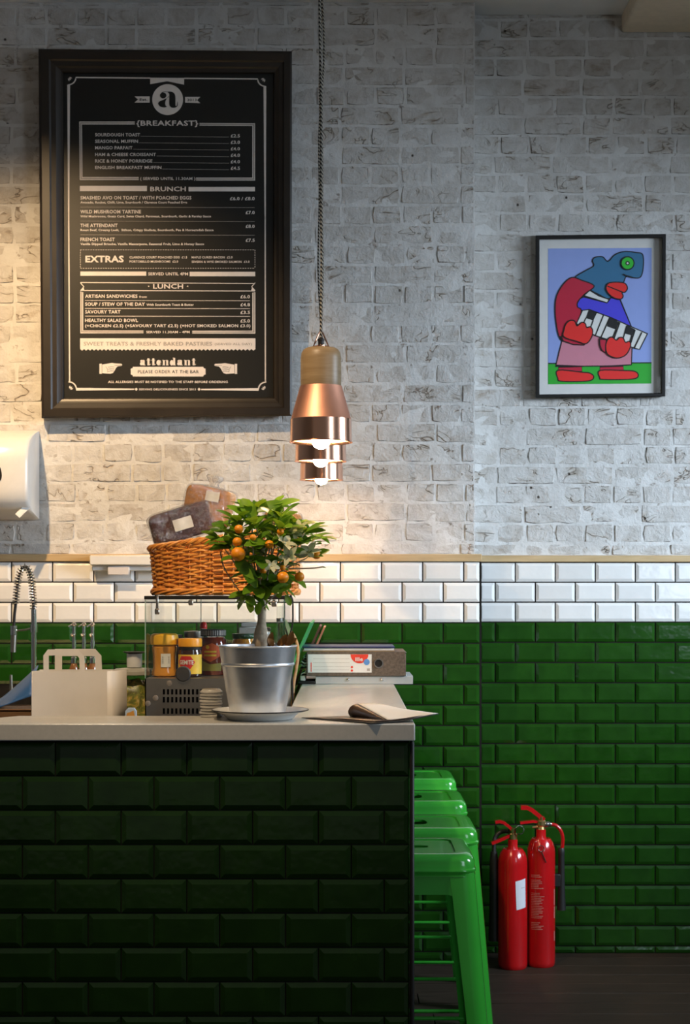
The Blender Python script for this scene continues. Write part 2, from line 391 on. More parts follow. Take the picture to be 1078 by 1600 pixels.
def lay_bricks(root, yf, x0, x1, vis0, vis1, zb, hide=None, off=0.0):
    far = MB(); k = -1
    while True:
        z0 = zb + k * CP
        if z0 > ZC - .01: break
        zc, hs = z0 + CP / 2, 1.0
        if z0 < ZT + .03: zt = z0 + CP - .004; zc = (ZT + .03 + zt) / 2; hs = max(.2, (zt - ZT - .03) / CH)
        if z0 + CP > ZC: zt = ZC; zc = (z0 + .004 + zt) / 2; hs = (zt - z0 - .004) / CH
        hd = k % 2 == 0; p = .1125 if hd else .225
        x = x0 + off - (p * .5 if hd else p * (.25 if k % 4 == 1 else .28)) + rnd.uniform(-.012, .012)
        while x < x1 - .012:
            w = p
            if not hd and rnd.random() < .12: w = .1125      # the odd header in a stretcher course
            a, b = max(x, x0), min(x + w, x1); x += w
            if b - a < .025: continue
            m = rnd.choice(STR if w > .2 else HDR); nw = .2185 if w > .2 else .106
            sx = (b - a - .0065) / nw; cx = (a + b) / 2
            if hide and hide[0] < a and b < hide[1] and hide[2] < z0 and z0 + CP < hide[3]: continue
            fl_ = rnd.random() < .5; dy = rnd.uniform(-.0015, .002)
            if vis0 <= cx <= vis1: inst('brick', m, root, (cx, yf + dy, zc + rnd.uniform(-.0015, .0015)), (0, math.pi if fl_ else rnd.uniform(-.008, .008), 0), (sx, 1, hs))
            else:
                t = brick_me(b - a - .0065, CH * hs, rnd.randint(0, 999)); k0 = len(far.v)
                far.v += [v + Vector((cx, yf, zc)) for v in t.v]; far.f += [tuple(i + k0 for i in q) for q in t.f]; far.mi += t.mi
        k += 1
    if far.f: far.build('outer_brickwork', [M_brick, M_edge], root, kind='stuff', ang=60)
BW, BH, BT = .1524, .0752, .009
def tile_me(w, h, m, t=.0068, bev=.011):
    b = min(bev, w * .3); x, z = w / 2, h / 2; e = .0025
    r0 = [(-x, 0, -z), (x, 0, -z), (x, 0, z), (-x, 0, z)]; r1 = [(p[0], -e, p[2]) for p in r0]
    r2 = [(math.copysign(x - b, p[0]), -t, math.copysign(z - b, p[2])) for p in r0]
    return MB().loft([r0, r1, r2], True, False, True).mesh('tile', m, True, 12)
TCACHE = {}
def lay_tiles(root, yf, x0, x1, joint0, ztop, rows, m, name, pitch, rowp, first_off, vis0, vis1, zmin=0.0, skip=None, g=.0050):
    """courses of bevelled tiles in running bond; joint0 is the x of one vertical joint of an un-offset course"""
    far = MB()
    for r in range(rows):
        zt, zb_ = ztop - r * rowp, max(zmin, ztop - (r + 1) * rowp)
        if zt - zb_ < .02: break
        off = (pitch / 2 if (r + first_off) % 2 else 0); n = math.floor((x0 - joint0 - off) / pitch); x = joint0 + off + n * pitch
        while x < x1 - .004:
            a, b = max(x, x0), min(x + pitch, x1); x += pitch
            if b - a < .012: continue
            w, h = b - a - g, zt - zb_ - g; c = ((a + b) / 2, yf, (zt + zb_) / 2)
            if skip and skip(c): continue
            key = (round(w, 3), round(h, 3), m.name)
            if key not in TCACHE: TCACHE[key] = tile_me(w, h, m)
            if vis0 <= c[0] <= vis1: inst(name, TCACHE[key], root, c, (rnd.uniform(-.012, .012), 0, rnd.uniform(-.010, .010)))
            else: far.box(a + g / 2, b - g / 2, yf - .007, yf, zb_ + g / 2, zt - g / 2, .003)
    if far.f: far.build('outer_' + name + 's', m, root, kind='stuff')

# left pier: brick above, tiles below
YBL, YBR = YL + .026, YR + .026
def grid_wall(x0, x1, z0, z1, yf, depth, seed):
    """mortar face with a hand-flushed, uneven surface in front of a solid wall"""
    mb = MB(); nx, nz = int((x1 - x0) / .03), int((z1 - z0) / .025); vsx = []
    for j in range(nz + 1):
        for i in range(nx + 1):
            px, pz = x0 + (x1 - x0) * i / nx, z0 + (z1 - z0) * j / nz
            vsx.append((px, yf - .0022 + .0042 * noise.noise(Vector((px * 14 + seed, pz * 18, seed))), pz))
    mb.add(vsx, [(j * (nx + 1) + i, j * (nx + 1) + i + 1, (j + 1) * (nx + 1) + i + 1, (j + 1) * (nx + 1) + i) for j in range(nz) for i in range(nx)])
    mb.box(x0, x1, yf + .004, yf + depth, z0, z1); return mb
wl = grid_wall(-2.99, XC_B, ZT, ZC, YBL, .30, 3).build('wall_back', M_mortar); tag(wl, kind='structure')
lay_bricks(wl, YBL, -2.2, XC_B, -1.40, 9, 1.5725, hide=(-1.10, -.23, 2.08, 3.36))
MB().box(-2.99, XC_T, YL + .0085, YL + .32, 0, ZT).build('grout_bed', M_grout, wl)
jl = X(17.4, SL)
lay_tiles(wl, YL + .0085, -2.2, XC_T - .006, jl, ZT, 3, M_white, 'white_tile', .1542, (ZT - ZB) / 3, 0, -1.40, 9)
def hid(c): return (c[2] < .93 and c[0] < .05) or (c[0] < -.30 and c[2] < 1.0)
lay_tiles(wl, YL + .0085, -2.2, XC_T - .006, jl, ZB, 17, M_green, 'green_tile', .1542, .0771, 1, -1.40, 9, skip=hid)
# right recess
wr2 = grid_wall(XC_B - .02, 3.09, ZT, ZC, YBR, .25, 8).build('wall_back_recess', M_mortar); tag(wr2, kind='structure')
lay_bricks(wr2, YBR, XC_B, 3.0, -9, 1.40, 1.5725, off=.04)
MB().box(XC_T - .01, 3.09, YR + .0085, YR + .27, 0, ZT).build('grout_bed', M_grout, wr2)
jr = X(805.3, SR)
lay_tiles(wr2, YR + .0085, XC_T, 3.0, jr, ZT, 3, M_white, 'white_tile', .1533, (ZT - ZB) / 3, 0, -9, 1.40)
lay_tiles(wr2, YR + .0085, XC_T, 3.0, jr, ZB, 17, M_green, 'green_tile', .1533, .0776, 1, -9, 1.40)
# pine capping strip on the tiles
tag(MB().box(-2.2, XC_T, YL - .004, YBL + .002, ZT + .001, ZT + .029, .002).build('trim_1', M_pine), kind='structure')
tag(MB().box(XC_T + .001, 3.0, YR - .004, YBR + .002, ZT + .001, ZT + .027, .002).build('trim_2', M_pine), kind='structure')

# ------------------------------------------------------------------ counter
ZK = 1.081; YK = F / 677
XR = X(648.5, 677); XI = -.143; YKB = 3.93
ct = thing('counter', 'green tiled counter with a pale grey stone top returning to the back wall', 'counter', (-.4, YK + .1, 0))
YW = YL - .002
top = [(-2.0, YK), (XR, YK), (XR, YW), (XI, YW), (XI, YKB), (-.80, YKB), (-.93, YKB - .19), (-2.0, YKB - .19)]
sl = MB().prism([(p[0], p[1], ZK) for p in top], (0, 0, -.040))
slo = sl.build('stone_top', M_slab, ct)
bv = slo.modifiers.new('edge', 'BEVEL'); bv.width = .003; bv.segments = 2; bv.limit_method = 'ANGLE'
YT = YK + .016
MB().box(-2.0, XR - .013, YT + .009, YT + .028, .0, ZK - .041).build('front_panel', M_grout, ct)
MB().box(-.139, -.10, YT + .029, YW - .01, .0, ZK - .041).build('return_panel', M_grout, ct)
et = MB(); et.box(XR - .012, XR - .001, YT - .003, YT + .030, .0, ZK - .041, .004); et.build('edge_strip', M_black, ct)
pt = .1527; lay_tiles(ct, YT + .009, -2.0, XR - .0125, X(85.7, 674), ZK - .0435, 14, M_green_shaded, 'tile', pt, .0797, 0, -1.02, 9, g=.0030)

# ------------------------------------------------------------------ menu board
class Plane:
    """pixels of the photograph -> points of a hung panel's own plane (a real plane at its place)"""
    def __init__(self, loc, a): self.loc = Vector(loc); self.a = a; self.I = Matrix.Rotation(-a, 3, 'X'); self.c = self.I @ (Vector((0, 0, HC)) - self.loc)
    def at(self, px, py, yl):
        d = self.I @ Vector(((px - CX) / F, 1, (HY - py) / F)); t = (yl - self.c.y) / d.y; return self.c + d * t
FREF = {}
def text_geo(body, bold=.012):
    key = (body, bold)
    if key in FREF: return FREF[key]
    cu = bpy.data.curves.new('lettering', 'FONT'); cu.body = body; cu.size = 1; cu.offset = bold; cu.resolution_u = 2; cu.space_character = 1.05
    ob = bpy.data.objects.new('lettering', cu); me = ob.to_mesh()
    v = [(p.co.x, p.co.y) for p in me.vertices]; f = [tuple(p.vertices) for p in me.polygons]
    ob.to_mesh_clear(); bpy.data.objects.remove(ob); bpy.data.curves.remove(cu); FREF[key] = (v, f); return v, f
CAPH = max(p[1] for p in text_geo('H')[0]) - min(p[1] for p in text_geo('H')[0])
class Print:
    def __init__(self, plane, m, d): self.pl, self.m, self.d, self.mb = plane, m, d, MB()
    def poly(self, pts): self.mb.add([self.pl.at(x, y, self.d) for x, y in pts], [tuple(range(len(pts)))])
    def rect(self, x0, y0, x1, y1): self.poly([(x0, y0), (x1, y0), (x1, y1), (x0, y1)])
    def line(self, pts, w, closed=False):
        pts = [Vector(p).to_2d() for p in pts]; n = len(pts); L = []
        for i, p in enumerate(pts):
            a = pts[(i - 1) % n] if closed or i else p; b = pts[(i + 1) % n] if closed or i < n - 1 else p
            t = (b - a).normalized(); nn = Vector((-t.y, t.x))
            if (closed or 0 < i < n - 1):
                t1 = (p - a).normalized(); c = max(.45, nn.dot(Vector((-t1.y, t1.x)))); nn = nn / c
            L.append((p + nn * w / 2, p - nn * w / 2))
        vv = [self.pl.at(q.x, q.y, self.d) for a in L for q in a]
        self.mb.add(vv, [(2 * i, 2 * i + 1, 2 * ((i + 1) % n) + 1, 2 * ((i + 1) % n)) for i in range(n if closed else n - 1)])
    def text(self, s, x0, base, x1, h, bold=.012):
        v, f = text_geo(s, bold); xs = [p[0] for p in v]; a, b = min(xs), max(xs)
        self.mb.add([self.pl.at(x0 + (p[0] - a) / (b - a) * (x1 - x0), base - p[1] / CAPH * h, self.d) for p in v], f)
    def circ(self, cx, cy, rx, ry=None, n=32):
        ry = ry or rx; self.poly([(cx + rx * math.cos(2 * math.pi * k / n), cy + ry * math.sin(2 * math.pi * k / n)) for k in range(n)])
    def out(self, name, parent): return self.mb.build(name, self.m, parent, local=True, smooth=False)
Z1 = lambda x, y: (50 + x / 2.567, 70 + y / 2.567)
Z2 = lambda x, y: (50 + x / 2.567, 360 + y / 2.567)
mloc = (X(260, 419), 5.996, Zp(653, 419)); ma = math.atan(.0435)
mp = Plane(mloc, ma)
mn = thing('menu_board', 'large black cafe menu poster in a dark brown moulded frame on the brick wall', 'sign', mloc, rot=(ma, 0, 0))
FO = [(60, 76.5), (456, 80), (456, 650), (65, 653.5)]; FI = [(98.7, 114), (427, 115), (427, 621), (99.5, 622)]
prof = [(0, .0), (0, -.040), (.10, -.046), (.42, -.046), (.50, -.040), (.70, -.038), (.80, -.033), (.94, -.030), (1, -.022), (1, .0)]
for i in range(4):
    j = (i + 1) % 4; rings = []
    for a, b in ((FO[i], FI[i]), (FO[j], FI[j])):
        rings.append([mp.at(a[0] + (b[0] - a[0]) * t, a[1] + (b[1] - a[1]) * t, yl) for t, yl in prof])
    MB().loft(rings).build('frame_rail', M_frame, mn, local=True, ang=20)
pb = MB(); q = [(94, 108), (432, 108), (432, 628), (94, 628)]
pb.prism([mp.at(x, y, -.016) for x, y in q], (0, .012, 0)); po = pb.build('poster', M_poster, mn, local=True)
wp, dp, gp = Print(mp, M_print, -.0166), Print(mp, M_poster, -.0172), Print(mp, M_dim, -.0172)
def T1(s, x0, base, x1, h, pr=None, bold=.02): a = Z1(x0, base); b = Z1(x1, base); (pr or wp).text(s, a[0], a[1], b[0], h / 2.567, bold)
def T2(s, x0, base, x1, h, pr=None, bold=.02): a = Z2(x0, base); b = Z2(x1, base); (pr or wp).text(s, a[0], a[1], b[0], h / 2.567, bold)
def L1(pts, w=2.4, pr=None): (pr or wp).line([Z1(*p) for p in pts], w / 2.567)
def L2(pts, w=2.4, pr=None): (pr or wp).line([Z2(*p) for p in pts], w / 2.567)
def B1(x0, y0, x1, y1): wp.poly([Z1(x0, y0), Z1(x1, y0), Z1(x1, y1), Z1(x0, y1)])
def B2(x0, y0, x1, y1): wp.poly([Z2(x0, y0), Z2(x1, y0), Z2(x1, y1), Z2(x0, y1)])
# border with scooped corners and little leaf ornaments
def arc(cx, cy, r, a0, a1, n=7): return [(cx + r * math.cos(R(a0 + (a1 - a0) * k / n)), cy + r * math.sin(R(a0 + (a1 - a0) * k / n))) for k in range(n + 1)]
L1([(474, 133.5)] + arc(147, 131, 29, 0, 90)[0:] + [(147, 700)], 5); L1([(610, 134.5)] + arc(934, 137, 29, 180, 90) + [(935, 700)], 5)
wp.line([Z1(147, 690), Z2(151, 610)], 2); wp.line([Z1(935, 690), Z2(936, 610)], 2)
L2([(151, 600)] + arc(149, 637, 29, -90, 0) + [(410, 637)], 5); L2([(936, 600)] + arc(937, 638, 29, -90, -180) + [(678, 638)], 5)
for Z, cx, cy, sx, sy in ((Z1, 143, 128, 1, 1), (Z1, 937, 132, -1, 1), (Z2, 147, 640, 1, -1), (Z2, 938, 641, -1, -1)):
    for a in (20, 45, 70):
        c, s_ = math.cos(R(a)), math.sin(R(a)); p = [(6, 0), (13, 3), (20, 0), (13, -3)]
        wp.poly([Z(cx + sx * (u * c - v * s_), cy + sy * (u * s_ + v * c)) for u, v in p])
wp.poly([Z1(*p) for p in ((474, 132), (610, 133), (610, 160), (542, 146), (474, 158))])
wp.circ(261.9, 155.6, 24.1, n=48)
ZA = lambda x, y: (220 + x / 13.475, 110 + y / 13.475)
dp.circ(*ZA(470, 528), 68 / 13.475, 62 / 13.475)
dp.poly([ZA(*p) for p in spline([(540, 600, 0), (450, 628, 0), (390, 655, 0), (366, 692, 0), (385, 738, 0), (430, 770, 0), (500, 780, 0), (548, 766, 0), (520, 735, 0), (512, 690, 0), (522, 640, 0)], 3, True) for p in [p[:2]]])
dp.poly([ZA(*p[:2]) for p in spline([(560, 452, 0), (620, 446, 0), (672, 458, 0), (710, 494, 0), (728, 555, 0), (730, 720, 0), (742, 752, 0), (762, 725, 0), (772, 650, 0), (779, 725, 0), (752, 772, 0), (700, 786, 0), (650, 782, 0), (615, 755, 0), (598, 700, 0), (600, 560, 0), (596, 490, 0)], 3, True)])
dp.line([ZA(*p[:2]) for p in spline([(430, 478, 0), (480, 452, 0), (560, 452, 0)], 4)], .7)
dp.line([ZA(*p[:2]) for p in spline([(500, 605, 0), (550, 585, 0), (595, 540, 0)], 4)], .6)
wp.poly([Z1(*p) for p in ((411, 207), (472, 207), (472, 232), (411, 232), (425, 219))]); wp.poly([Z1(*p) for p in ((614, 209), (675, 209), (662, 222), (675, 234), (614, 232))])
T1('Est.', 432, 225, 463, 11, dp); T1('2013', 622, 226, 660, 10, dp)
L1([(412, 309), (191, 309), (193, 541), (428, 541)], 2.6); L1([(412, 318), (199, 318), (201, 532), (428, 532)], 2.6)
L1([(672, 315), (893, 316), (893, 543), (658, 543)], 2.6); L1([(672, 323), (885, 324), (885, 534), (658, 534)], 2.6)
gp2 = Print(mp, M_dim, -.0166)
gp2.line([Z1(412, 313.5), Z1(195, 313.5), Z1(197, 536.5), Z1(428, 536.5)], 6.4 / 2.567); gp2.line([Z1(672, 319), Z1(889, 320), Z1(889, 538.5), Z1(658, 538.5)], 6.4 / 2.567)
T1('{BREAKFAST}', 419, 324, 666, 20); T1('( SERVED UNTIL 11.30AM )', 434, 542, 655, 11)
for s_, x1, b, p, pb_ in (('SOURDOUGH TOAST', 433, 367, '£2.5', 371), ('SEASONAL MUFFIN', 425, 393, '£3.0', 397), ('MANGO PARFAIT', 403, 419, '£4.0', 423), ('HAM & CHEESE CROISSANT', 497, 446, '£4.0', 449), ('RICE & HONEY PORRIDGE', 483, 472, '£4.0', 475), ('ENGLISH BREAKFAST MUFFIN', 519, 498, '£4.5', 501)):
    T1(s_, 253, b, x1, 12.5); T1(p, 797, pb_, 834, 12.5); L1([(x1 + 3, b), (790, b + 3)], 1.5, gp2)
B1(192, 566, 461, 587); B1(628, 570, 894, 588); T1('BRUNCH', 474, 587, 617, 18)
for s_, x1, b, p, px0, sub, sx in (('SMASHED AVO ON TOAST / WITH POACHED EGGS', 639, 620, '£6.0 / £8.0', 794, 'Avocado, Rocket, Chilli, Lime, Sourdough / Clarence Court Poached Eggs', 622),
        ('WILD MUSHROOM TARTINE', 437, 676, '£7.0', 857, 'Wild Mushrooms, Goats Curd, Swiss Chard, Parmesan, Sourdough, Garlic & Parsley Sauce', 718),
        ('THE ATTENDANT', 343, 731, '£8.0', 857, 'Roast Beef, Creamy Leek,  Stilton, Crispy Shallots, Sourdough, Pea & Horseradish Sauce', 728),
        ('FRENCH TOAST', 332, 787, '£7.5', 857, 'Vanilla Dipped Brioche, Vanilla Mascarpone, Seasonal Fruit, Lime & Honey Sauce', 690)):
    T1(s_, 194, b, x1, 13.5); T1(p, px0, b + 3, 893, 12.5); T1(sub, 194, b + 16, sx, 8.5, bold=.03)
    if b < 780: L1([(194, b + 31), (893, b + 33)], 1.5, gp2)
n = 70
for k in range(n):
    for yy in (78, 152): L2([(194 + 700 * k / n, yy), (194 + 700 * (k + .6) / n, yy)], 2)
for k in range(8):
    for xx in (194, 894): L2([(xx, 78 + 74 * k / 8), (xx, 78 + 74 * (k + .6) / 8)], 2)
T2('EXTRAS', 214, 127, 368, 25, bold=.035)
T2('CLARENCE COURT POACHED EGG  £1.5', 391, 112, 622, 8.5); T2('PORTOBELLO MUSHROOMS  £2.0', 391, 129, 586, 8.5)
T2('MAPLE CURED BACON  £2.0', 640, 112, 804, 8.5); T2('SEVERN & WYE SMOKED SALMON  £3.0', 640, 130, 872, 8.5)
B2(194, 165, 458, 182); B2(632, 166, 895, 184); T2('SERVED UNTIL 4PM', 466, 180, 626, 11.5)
L2([(194, 209), (894, 213)], 3); L2([(194, 241), (894, 243)], 3.4)
for sx, x0 in ((1, 194), (-1, 895)):
    L2([(x0, 210), (x0 + sx * 14, 226), (x0, 242)], 3); wp.poly([Z2(x0, 242), Z2(x0 + sx * 12, 226), Z2(x0 + sx * 16, 242)])
T2('· LUNCH ·', 465, 233, 627, 18)
L2([(195, 245), (195, 411), (447, 411)], 2.6); L2([(204, 248), (204, 403), (447, 403)], 2.6); L2([(894, 247), (894, 412), (643, 412)], 2.6); L2([(885, 250), (885, 404), (643, 404)], 2.6)
gp2.line([Z2(199.5, 246), Z2(199.5, 407), Z2(447, 407)], 6.4 / 2.567); gp2.line([Z2(889.5, 248), Z2(889.5, 408), Z2(643, 408)], 6.4 / 2.567)
T2('SERVED 11.30AM - 4PM', 458, 412, 632, 9)
for s_, x1, b, p in (('ARTISAN SANDWICHES', 423, 270, '£6.0'), ('SOUP / STEW OF THE DAY', 453, 302, '£4.8'), ('SAVOURY TART', 355, 333, '£3.5'), ('HEALTHY SALAD BOWL', 425, 367, '£5.0')):
    T2(s_, 213, b, x1, 13); T2(p, 836, b + 2, 874, 12.5)
    if b < 340: L2([(213, b + 11), (874, b + 12)], 1.8)
T2('from', 430, 270, 460, 8); T2('With Sourdough Toast & Butter', 459, 302, 649, 8.5, bold=.03)
T2('(+CHICKEN £2.5) (+SAVOURY TART £2.5) (+HOT SMOKED SALMON £3.0)', 213, 388, 876, 11.5)
sc_ = [Z2(193, 433), Z2(896, 433)]; n = 44
for k in range(n + 1):
    x = 896 - 703 * k / n; sc_.append(Z2(x, 476)); 
    if k < n: sc_.append(Z2(x - 703 / n / 2, 482))
wp.poly(sc_); T2('SWEET TREATS & FRESHLY BAKED PASTRIES', 207, 462, 722, 15, gp, .02); T2('(SERVED ALL DAY)', 733, 460, 882, 9, gp, .01)
# fat-face word: thick stems, hairline joins, ball terminals
ZW = lambda x, y: (140 + x / 4.312, 540 + y / 4.312)
def letter(ch, x):
    base, xt, asc, w = 133, 96, 82, 34
    R_ = lambda x0, y0, x1, y1: wp.poly([ZW(x + x0, y0), ZW(x + x1, y0), ZW(x + x1, y1), ZW(x + x0, y1)])
    def E(cx, cy, rx, ry): c = ZW(x + cx, cy); wp.circ(c[0], c[1], rx / 4.312, ry / 4.312, 20)
    def H(p): wp.line([ZW(x + a, b) for a, b in p], .6)
    if ch == 'a': E(10, 104, 7, 7); R_(18, 100, 33, base); E(25, 102, 8, 6); E(11, 122, 10, 11); H([(10, 97), (24, 97)]); H([(12, 113), (20, 110)]); R_(33, 130, 39, base)
    if ch == 't': R_(6, 86, 20, base); H([(0, 98), (27, 98)]); E(14, 127, 9, 6); H([(22, 131), (29, 124)])
    if ch == 'e': E(13, 115, 13, 18); H([(18, 114), (30, 114)]); H([(14, 97), (26, 101), (30, 114)]); H([(14, 132), (26, 129), (30, 124)])
    if ch == 'n': R_(4, 98, 17, base); R_(27, 101, 40, base); E(33, 103, 7, 6); H([(16, 102), (24, 98), (32, 98)]); R_(0, 131, 20, base); R_(24, 131, 43, base); R_(0, 96, 8, 98.5)
    if ch == 'd': E(13, 116, 12, 18); R_(24, asc, 37, base); H([(13, 98), (24, 101)]); H([(13, 132), (24, 130)]); R_(19, asc, 30, asc + 2.5); R_(36, 131, 42, base)
for ch, x in (('a', 338), ('t', 381), ('t', 411), ('e', 443), ('n', 478), ('d', 524), ('a', 570), ('n', 613), ('t', 692)) if False else (('a', 338), ('t', 380), ('t', 411), ('e', 443), ('n', 479), ('d', 526), ('a', 572), ('n', 616), ('t', 664)):
    letter(ch, x + (x - 338) * (382 / 356 - 1))
pill = [ZW(*p) for p in ((292, 143), (766, 143), (769, 152), (781, 156), (781, 194), (769, 198), (766, 208), (292, 208), (289, 198), (277, 194), (277, 156), (289, 152))]
wp.poly(pill); T2('PLEASE ORDER AT THE BAR', 425, 573, 669, 13, dp, .0)
hand = [(66, 122), (66, 190), (82, 190), (84, 186), (140, 190), (158, 184), (168, 170), (178, 150), (190, 140), (215, 136), (220, 130), (214, 122), (170, 120), (150, 117), (118, 122), (84, 128), (82, 122)]
for mir in (0, 1):
    m_ = (lambda p: ZW(1060 - p[0] + 0, p[1] + 1)) if mir else (lambda p: ZW(*p))
    wp.poly([m_(p) for p in hand])
    dp.line([m_(p) for p in ((83, 126), (83, 188))], .5); dp.line([m_(p) for p in ((168, 134), (190, 134), (214, 133))], .45)
    for yy in (146, 160, 174): dp.line([m_(p) for p in ((124, yy), (150, yy - 4), (166, yy - 2))], .6)
    dp.line([m_(p) for p in ((108, 140), (120, 158), (122, 180))], .5)
T2('ALL ALLERGIES MUST BE NOTIFIED TO THE STAFF BEFORE ORDERING', 305, 612, 785, 9)
T2('SERVING DELICIOUSNESS SINCE 2013', 429, 641, 657, 7.5)
for x0, d in ((412, 1), (676, -1)): wp.poly([Z2(x0, 637), Z2(x0 + 6 * d, 631), Z2(x0 + 12 * d, 637), Z2(x0 + 6 * d, 644)])
wp.out('printed_menu', po); gp2.out('fine_rules', po); dp.out('dark_print', po); gp.out('grey_print', po)

# ------------------------------------------------------------------ framed picture on the recess wall
ploc = (X(939, 411), YBR - .012, Zp(620, 411)); pp = Plane(ploc, 0)
pc = thing('framed_picture', 'cartoon print of a blue-headed figure playing keys, thin black frame, white mat', 'picture', ploc)
ZF = lambda x, y: (820 + x / 4.4917, 350 + y / 4.4917)
FO = [(75, 80), (990, 70), (986, 1210), (75, 1220)]; FI = [(103, 107), (963, 97), (959, 1186), (103, 1196)]
prof = [(0, 0), (0, -.034), (.15, -.036), (.85, -.036), (1, -.034), (1, 0)]
for i in range(4):
    j = (i + 1) % 4; rings = []
    for a, b in ((FO[i], FI[i]), (FO[j], FI[j])):
        rings.append([pp.at(*ZF(a[0] + (b[0] - a[0]) * t, a[1] + (b[1] - a[1]) * t), yl) for t, yl in prof])
    MB().loft(rings).build('frame_rail', M_black, pc, local=True, ang=20)
M_mat = mat('white_mat_board', (.72, .71, .68), .8, var=.03)
mtb = MB().prism([pp.at(*ZF(*p), -.008) for p in ((85, 90), (980, 82), (976, 1200), (85, 1208))], (0, .006, 0)).build('mat_board', M_mat, pc, local=True)
layer = [-.0086]
ink = {}
def ink_m(c):
    if c not in ink: ink[c] = mat('art_ink_%s' % c[0], lin(*c[1]), .5, var=.02)
    return ink[c]
def fill(c, pts, smooth=False, outline=8):
    pts = [p[:2] for p in spline([(*p, 0) for p in pts], 4, True)] if smooth else pts
    pr = Print(pp, ink_m(c), layer[0]); layer[0] -= .00012; pr.poly([ZF(*p) for p in pts]); pr.out('painted_shape', mtb)
    if outline: stroke(pts, outline, True)
def stroke(pts, w=8, closed=False):
    pr = Print(pp, M_black, layer[0]); layer[0] -= .00012; pr.line([ZF(*p) for p in pts], w / 4.4917, closed); pr.out('outline', mtb)
BLUE, GRASS, PINK, VIO, WHT, TEAL, CRIM, RED, GRN, BLK = ('sky', (146, 166, 226)), ('grass', (38, 172, 44)), ('pink', (208, 132, 150)), ('violet', (72, 66, 218)), ('white', (226, 226, 222)), ('teal', (48, 112, 152)), ('crimson', (192, 18, 56)), ('red', (232, 36, 30)), ('eye', (44, 190, 50)), ('black', (20, 18, 18))
fill(BLUE, [(163, 172), (890, 168), (888, 1120), (163, 1125)], outline=0); fill(GRASS, [(163, 980), (889, 975), (888, 1120), (163, 1125)], outline=0); stroke([(163, 979), (889, 974)])
fill(CRIM, [(236, 1000), (400, 1000), (402, 1042), (235, 1030)]); fill(RED, [(232, 1026), (400, 1040), (455, 1046), (484, 1072), (455, 1100), (330, 1106), (245, 1102), (232, 1085)], True)
fill(CRIM, [(527, 998), (690, 998), (695, 1032), (527, 1030)]); fill(RED, [(526, 1028), (690, 1028), (770, 1034), (796, 1060), (770, 1086), (640, 1092), (540, 1090), (526, 1080)], True)
fill(PINK, [(262, 815), (240, 900), (218, 995), (400, 998), (600, 996), (748, 988), (752, 860), (720, 780), (500, 760), (420, 800)])
fill(VIO, [(415, 510), (580, 552), (605, 515), (668, 530), (748, 722), (600, 655), (450, 602), (400, 607), (372, 590), (366, 560), (385, 525)])
fill(WHT, [(455, 466), (413, 507), (576, 553), (592, 525), (520, 505)])
fill(TEAL, [(352, 376), (420, 330), (482, 294), (474, 258), (492, 234), (545, 230), (583, 262), (632, 215), (700, 193), (780, 200), (826, 214), (832, 290), (815, 368), (770, 379), (714, 366), (690, 415), (650, 470), (590, 524), (520, 495), (462, 462), (487, 435), (420, 402)], True)
fill(CRIM, [(330, 375), (400, 395), (487, 435), (420, 492), (372, 545), (370, 582), (396, 606), (372, 690), (290, 790), (262, 820), (232, 762), (213, 620), (222, 510), (268, 425)], True)
fill(CRIM, [(252, 790), (270, 822), (340, 846), (415, 850), (440, 832), (275, 782)])
fill(WHT, [(405, 606), (450, 600), (600, 655), (750, 722), (860, 770), (805, 880), (760, 868), (490, 782), (362, 700)])
for q in ([(447, 605), (505, 625), (480, 676), (428, 660)], [(595, 655), (662, 690), (640, 740), (578, 718)], [(718, 712), (772, 740), (752, 782), (704, 768)]): fill(BLK, q, outline=2)
for a, b in (((428, 660), (408, 705)), ((480, 676), (455, 745)), ((552, 640), (495, 783)), ((597, 655), (533, 800)), ((640, 740), (610, 815)), ((668, 690), (622, 815)), ((716, 712), (690, 805)), ((752, 782), (730, 850)), ((775, 742), (735, 862)), ((822, 760), (768, 872))): stroke([a, b])
fill(CRIM, [(525, 806), (576, 812), (566, 905), (540, 885), (527, 850)])
fill(RED, [(290, 700), (320, 676), (350, 682), (366, 714), (400, 690), (425, 700), (434, 726), (460, 722), (476, 748), (468, 795), (430, 840), (370, 825), (274, 792), (276, 740)], True)
fill(RED, [(568, 850), (584, 806), (612, 793), (642, 815), (665, 796), (690, 800), (706, 830), (735, 824), (742, 858), (712, 915), (660, 940), (610, 932), (575, 905)], True)
fill(RED, [(570, 446), (590, 414), (650, 408), (702, 416), (720, 450), (704, 478), (682, 482), (690, 508), (670, 528), (620, 515), (582, 482)], True); stroke([(580, 436), (640, 460), (694, 482)])
stroke([(688, 352), (712, 362), (770, 379)])
cir = lambda cx, cy, r: [(cx + r * math.cos(k * math.pi / 14), cy + r * math.sin(k * math.pi / 14)) for k in range(28)]
fill(GRN, cir(721, 275, 45)); fill(BLK, cir(721, 275, 15), outline=0); fill(WHT, cir(721, 275, 7), outline=0)
MB().add([pp.at(*ZF(*p), -.024) for p in ((100, 104), (966, 94), (962, 1189), (100, 1199))], [(0, 1, 2, 3)]).build('glazing', glass('picture_glass', (1, 1, 1), ior=1.3), pc, local=True)

